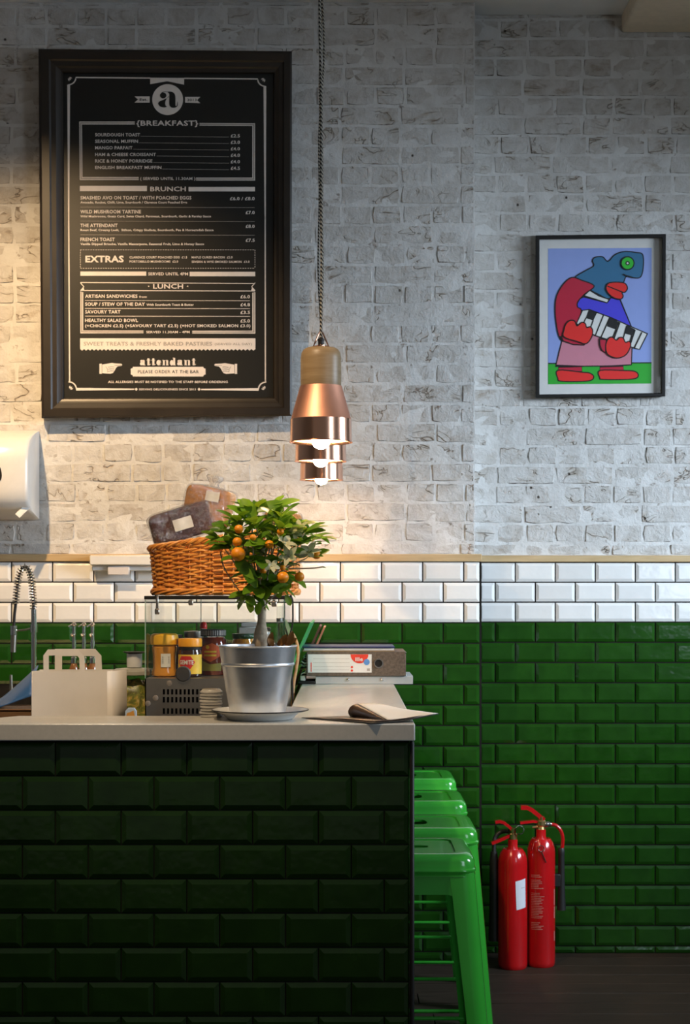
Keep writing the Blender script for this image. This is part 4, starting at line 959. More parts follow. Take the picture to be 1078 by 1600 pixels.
for i, (px, py, dy) in enumerate(tips):
    p = P(px, py, s0); p.y = ty + dy; p.x *= 1; TIP.append(p)
    st_ = fork + Vector((0, 0, rnd.uniform(-.01, .04))); mid = st_.lerp(p, .5) + Vector((rnd.uniform(-.012, .012), rnd.uniform(-.012, .012), rnd.uniform(-.004, .012)))
    br.tube(spline([st_, mid, p], 4), [.0030 - .00022 * k for k in range(9)], 6)
for pts in ([(376, 925), (352, 888), (346, 862)], [(411, 950), (430, 930), (448, 915)], [(455, 889), (490, 888), (505, 886)]):
    br.tube(spline([Vector((P(a, b, s0).x, ty - .03, P(a, b, s0).z)) for a, b in pts], 5), .0017, 6)
br.build('branches', M_bark, tp)
def leaf_me(L, w, fold, curl, seed):
    r = random.Random(seed); v, f = [], []; n = 5
    for i in range(n + 1):
        u = i / n; ww = w * math.sin(math.pi * min(1, u ** 1.15 * .95 + .03)) ** .6; x = L * u; z = -curl * L * u * u
        for sgn in (-1, 0, 1): v.append((x, sgn * ww / 2 * (1 + .1 * r.uniform(-1, 1)), z + (fold * ww / 2 if sgn else 0)))
    for i in range(n):
        for j in (0, 1): a = i * 3 + j; f.append((a, a + 1, a + 4, a + 3))
    return MB().add(v, f).mesh('leaf', M_leaf, True, 180)
LV = [leaf_me(.040 + .004 * i, .0245 + .0015 * (i % 3), .28, .12 + .06 * (i % 3), i) for i in range(6)]
def leaf(p, d, up, sc, name='leaf', me=None):
    d = Vector(d).normalized(); up = Vector(up); s_ = up.cross(d)
    s_ = s_.normalized() if s_.length > 1e-4 else d.orthogonal().normalized(); n_ = d.cross(s_)
    M = Matrix((( d.x, s_.x, n_.x, 0), (d.y, s_.y, n_.y, 0), (d.z, s_.z, n_.z, 0), (0, 0, 0, 1)))
    o = bpy.data.objects.new(name, me or rnd.choice(LV)); COL.objects.link(o); o.parent = tp
    o.matrix_local = Matrix.Translation(Vector(p) - wloc(tp)) @ M @ Matrix.Scale(sc, 4); return o
nl = 0
for p in TIP:
    out = (p - ctr).normalized() if (p - ctr).length > .01 else Vector((0, -1, 0)); ph = rnd.uniform(0, 6.28)
    for k in range(9):
        a = ph + k * 2.4; rv = Vector((math.cos(a), math.sin(a), rnd.uniform(-.35, .5)))
        d = (rv + out * .55 + Vector((0, 0, .1))).normalized()
        leaf(p - out * rnd.uniform(0, .022) + rv * .004, d, Vector((rnd.uniform(-.4, .4), rnd.uniform(-.7, .1), 1)), rnd.uniform(.80, 1.18)); nl += 1
def pxp(x, y, dy=0): p = P(x, y, s0); p.y = ty + dy; return p
for (x0_, y0_, x1_, y1_, dy, sc, upv) in ((400, 812, 378, 779, -.03, 1.0, (0, -1, .3)), (402, 806, 398, 783, -.02, .9, (.3, -1, .2)), (403, 800, 432, 786, -.03, .95, (.2, -.9, .6)), (424, 790, 447, 781, -.02, .75, (0, -.6, 1)), (420, 812, 431, 793, -.05, .75, (0, -1, 0)), (385, 808, 362, 789, -.03, .85, (0, -.7, 1)), (352, 842, 318, 845, -.03, .9, (0, -.3, 1)), (348, 832, 327, 823, -.02, .8, (0, -.8, .8)), (490, 836, 519, 846, .0, .95, (.2, -.4, 1)), (493, 851, 504, 848, 0, .6, (0, -.5, 1)), (497, 887, 515, 886, -.03, .62, (0, -.4, 1)), (462, 905, 484, 919, -.03, .85, (.2, -.6, .8)), (404, 918, 388, 888, -.09, 1.1, (0, -1, .2)), (402, 905, 378, 880, -.09, 1.1, (.1, -1, .1)), (427, 925, 452, 914, -.08, 1.05, (.1, -1, .3)), (402, 945, 384, 930, -.06, .95, (0, -1, .2)), (408, 940, 402, 962, -.05, .85, (-.2, -1, 0)), (468, 816, 480, 812, 0, .7, (0, -.6, 1)), (446, 930, 458, 950, -.02, .8, (.3, -1, .1)), (413, 893, 417, 911, -.09, .6, (0, -1, 0))):
    a, b = pxp(x0_, y0_, dy), pxp(x1_, y1_, dy); leaf(a, b - a, upv, sc * max(.6, (b - a).length / .045) if sc > .5 else sc)
ORG = MB(); ORG.lathe([(.001, -.96), (.25, -.95), (.5, -.85), (.78, -.62), (.96, -.27), (1, 0), (.96, .28), (.78, .62), (.5, .85), (.22, .93), (.06, .91)], n=22)
org_me = ORG.mesh('orange', M_orange, True, 180)
cal = MB().lathe([(.0, .0), (.30, .01), (.24, .07), (.09, .12), (.07, .3)], n=10).mesh('calyx', mat('green_calyx', (.05, .12, .02), .6))
for (x, y, r_, dy) in ((376.3, 867.3, 11.2, -.10), (444, 902.7, 9.4, -.09), (469, 901.6, 7.6, -.06), (494.7, 867.5, 6.8, -.02), (377, 829, 7, -.09), (375, 848.6, 7.5, -.095), (424, 852.6, 6.8, -.10), (440.6, 833, 5.5, -.09), (399, 842, 5, -.1), (443.7, 888, 4.5, -.08), (414, 893, 5, -.085)):
    p = pxp(x, y, dy); o = bpy.data.objects.new('orange', org_me); COL.objects.link(o); o.parent = tp; o.location = p - wloc(tp); o.scale = (r_ / s0,) * 3
    c = bpy.data.objects.new('calyx', cal); COL.objects.link(c); c.parent = o; c.location = (0, 0, .9)
PET = MB(); v, f = [], []
for i in range(6):
    u = i / 5; ww = .52 * math.sin(math.pi * min(1, u * .93 + .05)) ** .8
    for sg in (-1, 0, 1): v.append((u, sg * ww / 2, .25 * u - .35 * u * u + (.08 * ww if sg else 0)))
for i in range(5):
    for j in (0, 1): f.append((i * 3 + j, i * 3 + j + 1, i * 3 + j + 4, i * 3 + j + 3))
pet_me = PET.add(v, f).mesh('petal', M_petal, True, 180)
for (x, y, dy, sz, seed) in ((446, 852, -.10, .032, 1), (455, 870, -.10, .028, 2), (484, 864, -.05, .030, 3), (470, 828, -.05, .028, 4), (427, 886, -.10, .022, 5), (462, 832, -.04, .022, 6)):
    rr = random.Random(seed); em = bpy.data.objects.new('blossom', MB().lathe([(.0, .0), (.10, .02), (.12, .12), (.06, .2), (0, .22)], n=8).mesh('blossom', M_petal)); COL.objects.link(em); em.parent = tp
    em.location = pxp(x, y, dy) - wloc(tp); em.scale = (sz,) * 3; em.rotation_euler = (R(60 + rr.uniform(-30, 30)), rr.uniform(-.6, .6), rr.uniform(-.5, .5))
    for k in range(5):
        o = bpy.data.objects.new('petal', pet_me); COL.objects.link(o); o.parent = em; o.rotation_euler = (0, R(rr.uniform(-35, -5)), 2 * math.pi * k / 5 + rr.uniform(-.2, .2))
for k, (x, y, r_) in enumerate(((428, 1003, 8), (434, 1002, 7), (440, 1003, 9), (446, 1002, 6), (421, 1004, 6), (451, 1004, 6))):   # fallen dry leaves on the soil
    p = pxp(x, y + 6, -.02); leaf(p, (rnd.uniform(-1, 1), rnd.uniform(-.6, .2), .55), (0, -1, .5), .62, 'dry_leaf', None).data = LV[k % 6]
M_dry = mat('dry_leaf_brown', (.32, .13, .022), .6)
for o in list(tp.children):
    if o.name.startswith('dry_leaf'):
        for sl_ in o.material_slots: sl_.link = 'OBJECT'; sl_.material = M_dry

# stack of plastic cup lids
ls = thing('lid_stack', 'stack of clear plastic cup lids beside the zinc pot', 'lids', (-.3265, 3.895, ZK))
M_lid = glass('frosted_plastic', (.80, .78, .74), rough=.25)
lm = MB().lathe([(.026, 0), (.0275, .001), (.0275, .004), (.0255, .005), (.023, .0085), (.018, .0095), (.0, .0095)], n=28).mesh('lid', [mat('cloudy_plastic', (.40, .38, .34), .25, coat=.4)])
for k in range(9): inst('lid', lm, ls, (-.3265 + rnd.uniform(-.0016, .0016), 3.895 + rnd.uniform(-.0016, .0016), ZK + k * .0073 + .0003), (rnd.uniform(-.03, .03), rnd.uniform(-.05, .05), k))

# ------------------------------------------------------------------ carrier bag
sb = 585; yb2 = F / sb
M_bagshade = M_paper
bg = thing('paper_bag', 'white paper carrier bag with two flat handles behind the counter top', 'bag', (X(108, sb), yb2 + .06, ZW_))
xA, xB = X(48.5, sb), X(166.5, sb); zT = Zp(1049, sb); dY = .115
def quad_sheet(mb, a, b, c, d, th=(0, .0012, 0)): mb.prism([a, b, c, d], th)
V = Vector
m_ = MB(); quad_sheet(m_, V((xA - .001, yb2, ZW_)), V((xB + .002, yb2, ZW_)), V((xB, yb2 + .008, zT)), V((xA + .003, yb2 + .008, zT))); m_.build('front_panel', M_paper, bg)
zTb = Zp(1045.5, 560)
m_ = MB(); quad_sheet(m_, V((xA, yb2 + dY, ZW_)), V((xB + .004, yb2 + dY, ZW_)), V((xB + .002, yb2 + dY - .006, zT)), V((xA + .003, yb2 + dY - .006, zT)), (0, -.0012, 0)); m_.build('back_panel', M_paper, bg)
for sx, xx in ((1, xB), (-1, xA)):                   # folded-in gussets: two panels meeting on a crease; right one is pushed outwards and shows
    k = .047 if sx > 0 else -.02; mid = yb2 + dY * .62
    g_ = MB(); a0, a1 = V((xx + .001, yb2 + .001, ZW_)), V((xx, yb2 + .0085, zT)); c0, c1 = V((xx + sx * k * 1.0, mid, ZW_)), V((xx + sx * k * .93, mid, zT)); e0, e1 = V((xx + .003, yb2 + dY - .002, ZW_)), V((xx + .002, yb2 + dY - .008, zT))
    m0 = V((xx + sx * k * .28, yb2 + .035, ZW_)); m1 = V((xx + sx * k * .42, yb2 + .035, zT))
    g_.add([a0, a1, m0, m1, c0, c1, e0, e1], [(0, 2, 3, 1), (2, 4, 5, 3), (4, 6, 7, 5)]); o = g_.build('gusset', M_paper, bg, ang=12)
    so_ = o.modifiers.new('thick', 'SOLIDIFY'); so_.thickness = .0008
MB().box(xA + .004, xB - .002, yb2 + .003, yb2 + dY - .003, ZW_ + .0005, ZW_ + .002).build('bag_floor', M_paper, bg)
def handle(pts_out, pts_in, y, sk):
    n = len(pts_out); mb = MB(); o = [V((X(x, sk), y, Zp(yy, sk))) for x, yy in pts_out]; i_ = [V((X(x, sk), y, Zp(yy, sk))) for x, yy in pts_in]
    for k in range(n - 1): mb.prism([o[k], o[k + 1], i_[k + 1], i_[k]], (0, .0012, 0))
    return mb.build('handle', M_paper, bg)
handle([(70, 1096), (69, 1024), (76, 1014.5), (122, 1014.5), (133, 1026), (136, 1096)], [(77.5, 1096), (77.5, 1025), (77.5, 1024), (121, 1023), (125, 1028), (127.5, 1096)], yb2 + .0095, 582)
kq = 562
handle([(93, 1060), (93, 1012.5), (104, 1012.5), (155, 1012.5), (164.5, 1023), (166, 1060)], [(104, 1060), (104, 1024), (104, 1023.5), (153, 1023.5), (155, 1025), (155, 1060)], yb2 + dY - .0115, kq)

# ------------------------------------------------------------------ things by the sink
sf = 462; yf_ = F / sf
tpx = thing('sprung_tap', 'chrome sprung pre-rinse tap arching in front of the white tiles', 'tap', (X(53, sf), yf_, ZW_))
q = lambda x, y, dy=0: Vector((P(x, y, sf).x, yf_ + dy, P(x, y, sf).z))
MB().tube([Vector((X(53, sf), yf_, ZW_)), q(53, 1060), q(53, 952)], .0098, 16).build('pole', M_chrome, tpx)
MB().lathe([(.030, 0), (.030, .006), (.016, .012), (.0125, .02)], (X(53, sf), yf_, ZW_), 24).build('base_flange', M_chrome, tpx)
path = spline([q(52.5, 952), q(51.5, 930), q(49, 904), q(44, 889), q(39, 885.5), q(33, 890), (q(28.5, 906)), q(26, 926), q(24.5, 945)], 10)
MB().tube(path + [q(22.5, 962), q(21.5, 980)], .0050, 10).build('hose', M_rubber, tpx)
L = [0]
for i in range(1, len(path)): L.append(L[-1] + (path[i] - path[i - 1]).length)
cp = []; turns = 30; N_ = turns * 10; j = 0; upv = Vector((0, 1, 0))
for k in range(N_ + 1):
    u = L[-1] * k / N_
    while j < len(path) - 2 and L[j + 1] < u: j += 1
    t_ = (u - L[j]) / max(1e-9, L[j + 1] - L[j]); p = path[j].lerp(path[j + 1], t_); d = (path[j + 1] - path[j]).normalized(); s_ = d.cross(upv)
    a = 2 * math.pi * k / 10; cp.append(p + (upv * math.cos(a) + s_ * math.sin(a)) * .0115)
MB().tube(cp, .0016, 6).build('spring', M_chrome, tpx)
MB().tube([q(21.5, 978), q(21.5, 992)], .0125, 14).build('spray_collar', M_chrome, tpx); MB().tube([q(21.5, 991.5), q(20.5, 1019)], [.0105, .0098], 14).build('spray_head', M_steel, tpx)
MB().tube([q(24, 985.5), q(40, 984), q(53, 981)], .0032, 8).build('support_arm', M_chrome, tpx)
MB().tube([q(53, 976), q(53, 988)], .0135, 14).build('arm_clamp', M_chrome, tpx)
mx_ = MB(); mx_.tube([q(17, 1083.5, -.02), q(53, 1082.5, -.02)], .0062, 10); mx_.build('mixer_bar', M_chrome, tpx)
for x in (19.5, 45.5): MB().tube([q(x, 1082, -.02), q(x - .3, 1054 if x < 30 else 1067, -.02)], [.0062, .0048], 10).build('lever', M_steel, tpx)
# blue sheet hanging over a brown crate
cr = thing('wooden_crate', 'brown wooden crate with a blue sheet over it at the end of the worktop', 'crate', (X(18, 560), F / 560, ZW_))
xcr0, xcr1, ycr0, ycr1, zcr = X(-40, 560), X(52, 560), F / 560 - .03, F / 560 + .14, Zp(1108, 560)
for k in range(2):
    z0_ = ZW_ + .001 + k * .071; MB().box(xcr0, xcr1, ycr0, ycr0 + .012, z0_, z0_ + .068, .001).build('slat', M_crate, cr); MB().box(xcr0, xcr1, ycr1 - .012, ycr1, z0_, z0_ + .068, .001).build('slat', M_crate, cr)
for x in (xcr0, xcr1 - .012): MB().box(x, x + .012, ycr0 + .0125, ycr1 - .0125, ZW_ + .001, zcr, .001).build('end_board', M_crate, cr)
MB().box(xcr0, xcr1, ycr0, ycr1, zcr - .006, zcr - .0, .001).build('crate_top', M_crate, cr)
M_blue = mat('blue_plastic_sheet', (.05, .16, .42), .45, var=.15, scale=10)
bsx = MB(); rings = []
for i in range(13):
    u = i / 12; ring = []
    a = V((X(-12 + 68 * u, 545), F / 545 + .03, Zp(1098 - 58 * u ** 1.15, 545))); b = V((X(-12 + 64 * u, 558), F / 558 - .012, zcr + .002 + (.012 + .03 * u * (1 - u * .4)) * (.2 + u)))
    for j in range(9):
        t_ = j / 8; p = a.lerp(b, t_); p.y -= .035 * math.sin(math.pi * t_); p.z = max(p.z - .018 * math.sin(math.pi * t_) * (1 - u), zcr + .0045); ring.append(p)
    rings.append(ring)
bsx.loft(rings, False, False, False); o = bsx.build('blue_sheet', M_blue); so_ = o.modifiers.new('thick', 'SOLIDIFY'); so_.thickness = .003
tag(o, 'blue plastic sheet sloping down over the brown crate by the tap', 'sheet')
# pump dispensers
sp = 437; names_ = ['chrome pump bottle nearest the sprung tap, seen over the paper bag', 'middle one of three chrome pump bottles behind the paper bag', 'chrome pump bottle farthest from the tap, over the bag handle']
M_amber = mat('amber_glass', (.16, .07, .025), .12, coat=.6)
pr0 = None
for k, px in enumerate((115.6, 131.2, 144.6)):
    if pr0 is None:
        pr0 = t = thing('pump_bottle', names_[0], 'bottle', (X(px, sp), F / sp, ZW_), 'pump bottles by the wall')
        h = Zp(1036, sp) - ZW_; ht = Zp(978, sp) - ZW_
        MB().lathe([(.0, 0), (.0165, .0), (.0175, .004), (.0175, h - .02), (.012, h - .006), (.010, h)], n=20).build('bottle_body', M_amber, t, local=True)
        MB().lathe([(.0115, h), (.0115, h + .018), (.0075, h + .022), (.0075, ht)], n=16).build('pump_stem', M_chrome, t, local=True)
        MB().lathe([(.001, -.009), (.006, -.007), (.009, 0), (.006, .007), (.001, .009)], (0, 0, ht + .004), 16).build('knob', M_chrome, t, local=True)
        MB().tube([(0, 0, ht + .004), (-.008, -.01, ht + .004), (-.016, -.020, ht - .002)], .0028, 8).build('spout', M_chrome, t, local=True)
        MB().lathe([(.001, -.007), (.005, -.005), (.0075, 0), (.005, .005), (.001, .007)], (-.004, -.010, h + .10), 14).build('side_knob', M_chrome, t, local=True)
    else: t = copy_tree(pr0); t.location.x = X(px, sp); t['label'] = names_[k]
# lidded tub and ramekin
stb = 545; xt0 = X(210, stb)
tb = thing('salad_tub', 'clear plastic tub with yellow green contents between the bag and case', 'tub', (xt0, F / stb, ZW_))
zl = Zp(1048, stb) - ZW_
MB().lathe([(.0, .002), (.054, .002), (.057, .006), (.060, zl - .012), (.058, zl - .012)], n=40, cap0=False, cap1=False).build('tub_wall', M_glass, tb, local=True)
g2 = G('mixed_salad'); nz = g2.noise(g2.obj(), 38, 5, .7, 1.5); g2.l(g2.ramp(nz, (.34, (.10, .06, .015)), (.47, (.16, .20, .03)), (.58, (.50, .34, .06)), (.7, (.62, .55, .35))), g2.b.inputs['Base Color']); g2.b.inputs['Roughness'].default_value = .4
blob((.051, .051, (zl - .03) / 2), 4, .12, 40, (32, 18), .6).build('contents', g2.m, tb, local=True).location.z = (zl - .03) / 2 + .006
MB().lathe([(.060, zl - .0115), (.063, zl - .010), (.063, zl), (.054, zl + .006), (.0, zl + .010)], n=40).build('lid', mat('cloudy_lid', (.42, .40, .33), .3, var=.1, coat=.3), tb, local=True)
zq = ZW_ + zl + .0105
rk = thing('ramekin', 'white ramekin standing on the lid of the salad tub', 'ramekin', (X(210, stb), F / stb, zq))
MB().lathe([(.0, .0), (.021, 0), (.022, .003), (.0225, .038), (.0195, .038), (.0185, .006), (.0, .006)], n=32, cap0=False, cap1=False).build('cup', M_enamel, rk, local=True)
MB().lathe([(.0, .031), (.0192, .031)], n=24, cap0=False, cap1=False).build('cup_contents', M_wlabel, rk, local=True)
sd = MB(); sd.lathe([(.0, .0), (.020, 0), (.030, .003), (.034, .0055), (.0, .0065)], n=36, cap0=False, cap1=False); o = sd.build('saucer', M_black); o.location = (X(210, stb), F / stb, zq + .0386); tag(o, 'small black saucer laid on top of the white ramekin', 'saucer')
pk = thing('snack_packet', 'small blue and orange packet at the foot of the salad tub', 'packet', (X(204, 600), F / 600, ZW_))
zz = Zp(1106, 600) - ZW_
MB().prism([(-.013, -.008, .0), (.015, -.008, 0), (.015, -.008, zz - .008), (.009, -.008, zz), (-.006, -.008, zz), (-.013, -.008, zz - .008)], (0, .016, 0)).build('packet_body', mat('blue_white_packet', (.45, .58, .74), .4), pk, local=True)
MB().prism([(-.010, -.0082, zz - .02), (.012, -.0082, zz - .02), (.009, -.0082, zz - .006), (.001, -.0082, zz - .010), (-.008, -.0082, zz - .013)], (0, -.0006, 0)).build('packet_picture', mat('orange_print', (.62, .30, .06), .4), pk, local=True)

# ------------------------------------------------------------------ ring binders and folder on the counter return
S6 = lambda x, y: (440 + x / 4.146, 950 + y / 4.146)
s1 = 474; y1 = F / s1
rbx0, rbx1 = X(493, s1), X(645, s1)
rbn = thing('ring_binder', 'slim grey ring binder lying flat beneath the lever arch file', 'binder', ((rbx0 + rbx1) / 2, y1 + .14, ZK))
M_gcard = mat('grey_plastic_cover', (.40, .41, .40), .4, var=.04)
MB().box(rbx0, rbx1, y1, y1 + .004, ZK + .0005, ZK + .027, .001).build('spine', M_gcard, rbn)
MB().box(rbx0, rbx1, y1 + .0045, y1 + .27, ZK + .0005, ZK + .0035).build('lower_cover', M_gcard, rbn); MB().box(rbx0, rbx1, y1 + .0045, y1 + .27, ZK + .024, ZK + .027).build('upper_cover', M_gcard, rbn)
MB().box(rbx0 + .01, rbx1 - .012, y1 + .02, y1 + .26, ZK + .004, ZK + .0235).build('pages', M_sheet, rbn)
for x in (430, 650): MB().lathe([(.0052, 0), (.0052, .002), (.002, .0035)], (X(S6(x, 0)[0], s1), y1, ZK + .0155), 14, Matrix.Rotation(R(90), 4, 'X')).build('rivet', M_chrome, rbn)
zL0 = ZK + .0275; zL1 = zL0 + .080
lx0, lx1 = X(479, s1), X(634, s1); yl_ = y1 - .006
la = thing('lever_arch_file', 'brown marbled lever arch file with white spine label on the counter return', 'binder', ((lx0 + lx1) / 2, yl_ + .14, zL0))
g3 = G('marbled_brown_card'); nz = g3.noise(g3.obj(), 120, 5, .7); g3.l(g3.ramp(nz, (.3, (.055, .038, .025)), (.7, (.16, .115, .08))), g3.b.inputs['Base Color']); g3.b.inputs['Roughness'].default_value = .6
MB().box(lx0, lx1, yl_, yl_ + .003, zL0, zL1, .001).build('spine', g3.m, la)
MB().box(lx0, lx1, yl_ + .0035, yl_ + .285, zL0, zL0 + .003).build('lower_cover', g3.m, la); MB().box(lx0, lx1, yl_ + .0035, yl_ + .285, zL1 - .003, zL1).build('upper_cover', g3.m, la)
MB().box(lx0 + .006, lx1 - .008, yl_ + .02, yl_ + .27, zL0 + .004, zL1 - .012).build('pages', M_sheet, la)
zs_ = lambda y: zL0 + (437 - y) / 157 * .080
xl = lambda x: X(S6(x, 0)[0], s1 + .6)
lb = MB().prism([(xl(170), yl_ - .0001, zs_(415)), (xl(583), yl_ - .0001, zs_(415)), (xl(583), yl_ - .0001, zs_(297)), (xl(170), yl_ - .0001, zs_(297))], (0, -.0006, 0)).build('spine_label', M_sheet, la)
def flat(pts, m_, nme, d): return MB().add([(xl(x), yl_ - d, zs_(y)) for x, y in pts], [tuple(range(len(pts)))]).build(nme, m_, lb)
M_lred = mat('red_label_print', (.72, .045, .02), .5); M_lblue = mat('blue_label_print', (.10, .26, .58), .5)
flat([(446, 297.5)] + [(504 + 58 * math.cos(a), 297.5 + 58 * math.sin(a)) for a in [math.pi - k * math.pi / 14 for k in range(1, 14)]] + [(562, 297.5)], M_lred, 'red_emblem', .0010)
flat([(551 + 20 * math.cos(k * .4488), 347 + 20 * math.sin(k * .4488)) for k in range(14)], M_lblue, 'blue_emblem', .0012)
for yy in (380, 402): flat([(455 + 8 * math.cos(k * .785), yy + 8 * math.sin(k * .785)) for k in range(8)], M_lred, 'red_dot', .0010)
v, f = text_geo('Ille', .02); a, b = min(p[0] for p in v), max(p[0] for p in v)
MB().add([(xl(478 + (p[0] - a) / (b - a) * 48), yl_ - .0013, zs_(340 - p[1] / CAPH * 24)) for p in v], f).build('label_lettering', M_sheet, lb, smooth=False)
for yy in (325, 350, 375, 397):
    flat([(205, yy), (440, yy), (440, yy + 1.6), (205, yy + 1.6)], M_dim, 'ruled_line', .0008)
flat([(553, 388), (572, 388), (572, 404), (553, 404)], M_dim, 'small_mark', .0008); flat([(188, 350), (194, 350), (194, 410), (188, 410)], M_lred, 'side_print', .0008)
MB().lathe([(.0120, .0), (.0120, .003), (.0155, .003), (.0155, 0)], (xl(628), yl_ - .0002, zs_(355)), 24, Matrix.Rotation(R(90), 4, 'X'), False, False).build('finger_ring', M_chrome, la)
MB().lathe([(.0120, .0), (.0120, .0006)], (xl(628), yl_ - .0002, zs_(355)), 24, Matrix.Rotation(R(90), 4, 'X')).build('finger_hole', M_black, la)
for zc_ in (zL0 + .002, zL1 - .004): MB().box(lx1 - .005, lx1 + .0012, yl_ - .0012, yl_ + .006, zc_ - .002, zc_ + .003, .0008).build('metal_corner', M_chrome, la)
bf = thing('blue_folder', 'dark blue card folder lying on top of the lever arch file', 'folder', (X(545, s1), yl_ + .15, zL1))
bx0_, bx1_ = X(473, s1), X(617, s1)
M_bf = mat('navy_card', (.012, .020, .10), .4)
MB().box(bx0_, bx1_, yl_ + .008, yl_ + .25, zL1 + .0005, zL1 + .0035).build('lower_cover', mat('tan_folder', (.28, .19, .10), .6), bf)
MB().box(bx0_ + .004, bx1_ - .003, yl_ + .012, yl_ + .24, zL1 + .004, zL1 + .012).build('pages', M_sheet, bf)
MB().box(bx0_, bx1_, yl_ + .006, yl_ + .25, zL1 + .0125, zL1 + .0165, .001).build('upper_cover', M_bf, bf)
ps = thing('paper_pile', 'ruffled loose papers sticking out beside the lever arch file', 'papers', (lx0 - .01, yl_ + .05, ZK))
for k in range(9):
    z = ZK + .028 + k * .0085; e = rnd.uniform(.004, .022) * (1.25 - abs(k - 4) * .12); mb = MB(); rings = []
    xr_ = lx0 - .0012
    for i in range(5): u = i / 4; rings.append([Vector((xr_ - e * u, yl_ + .01 + .004 * k % .02 + .14 * j, z + .006 * math.sin(u * 3 + k) * u)) for j in (0, 1)])
    mb.loft(rings, False); o = mb.build('sheet', M_sheet if k % 3 else M_crate, ps); so_ = o.modifiers.new('thick', 'SOLIDIFY'); so_.thickness = .0025
MB().box(X(466, s1), rbx0 - .002, y1 + .0, y1 + .16, ZK + .0005, ZK + .010, .002).build('black_pad', M_black, ps)
MB().box(X(469, s1), lx0 - .004, y1 + .01, y1 + .15, ZK + .0105, ZK + .0275, .002).build('folded_sheets', M_sheet, ps)

# ------------------------------------------------------------------ open leaflet on the counter corner
A, B, C = V((-.104, 3.845, ZK + .0012)), V((.062, YK - .012, ZK + .0012)), V((.222, 3.762, ZK + .017))
D = A + C - B; D.z = ZK + .010
lf = thing('leaflet', 'black covered leaflet lying open with a curling white page at the counter corner', 'leaflet', (.06, 3.8, ZK))
def sheet(name, m_, f, nu, nv, th):
    rings = [[f(i / nu, j / nv) for j in range(nv + 1)] for i in range(nu + 1)]
    o = MB().loft(rings, False).build(name, m_, lf, ang=180); s_ = o.modifiers.new('thick', 'SOLIDIFY'); s_.thickness = th; s_.offset = 1; return o
def bil(u, v): return (A * (1 - u) + B * u) * (1 - v) + (D * (1 - u) + C * u) * v
def lift(x): return .016 * max(0, min(1, (x - .10) / .12)) ** 1.5
def cover(u, v): p = bil(u, v); p.z = ZK + .0012 + lift(p.x); return p
sheet('cover', M_rubber, cover, 10, 6, .0014)
def page(u, v):
    p = bil(.04 + .94 * u, .03 + .95 * v); p.z = ZK + .0035 + lift(p.x); return p
Fc, Kc, Dc = V((.098, 3.752, ZK + .0050)), V((.030, 3.862, ZK + .034)), V((.135, 3.905, ZK + .020)); Cc = C + V((-.004, .002, .0016))
def white(u, v):
    p = (Fc * (1 - v) + Kc * v) * (1 - u) + (Cc * (1 - v) + Dc * v) * u
    p.z += -.006 * math.sin(math.pi * u) * (1 - v) + .006 * math.sin(math.pi * u) * v; p.z = max(p.z, ZK + .0035 + lift(p.x)); return p
sheet('white_page', M_sheet, white, 10, 8, .0006)
M_umber = mat('dark_brown_print', (.040, .022, .014), .35)
ax = (Kc - Fc).normalized(); side = (ax.cross(Vector((0, 0, 1)))).normalized(); upn = side.cross(ax)
if side.x > 0: side = -side
if upn.z < 0: upn = -upn
def roll(u, v):
    """the page's free end: it turns over the crest, away from the white side, and hangs open"""
    r_ = .003 + .0145 * v; a = R(95 - 205 * u); c_ = Fc.lerp(Kc, v) - upn * r_
    return c_ + upn * (r_ * math.sin(a)) + side * (r_ * math.cos(a) * 1.35)
sheet('curled_page', M_umber, roll, 12, 8, .0005)
sheet('dark_page', M_umber, lambda u, v: page(.30 + .62 * u, .08 + .8 * v) + V((0, 0, .0008)), 6, 4, .0005)

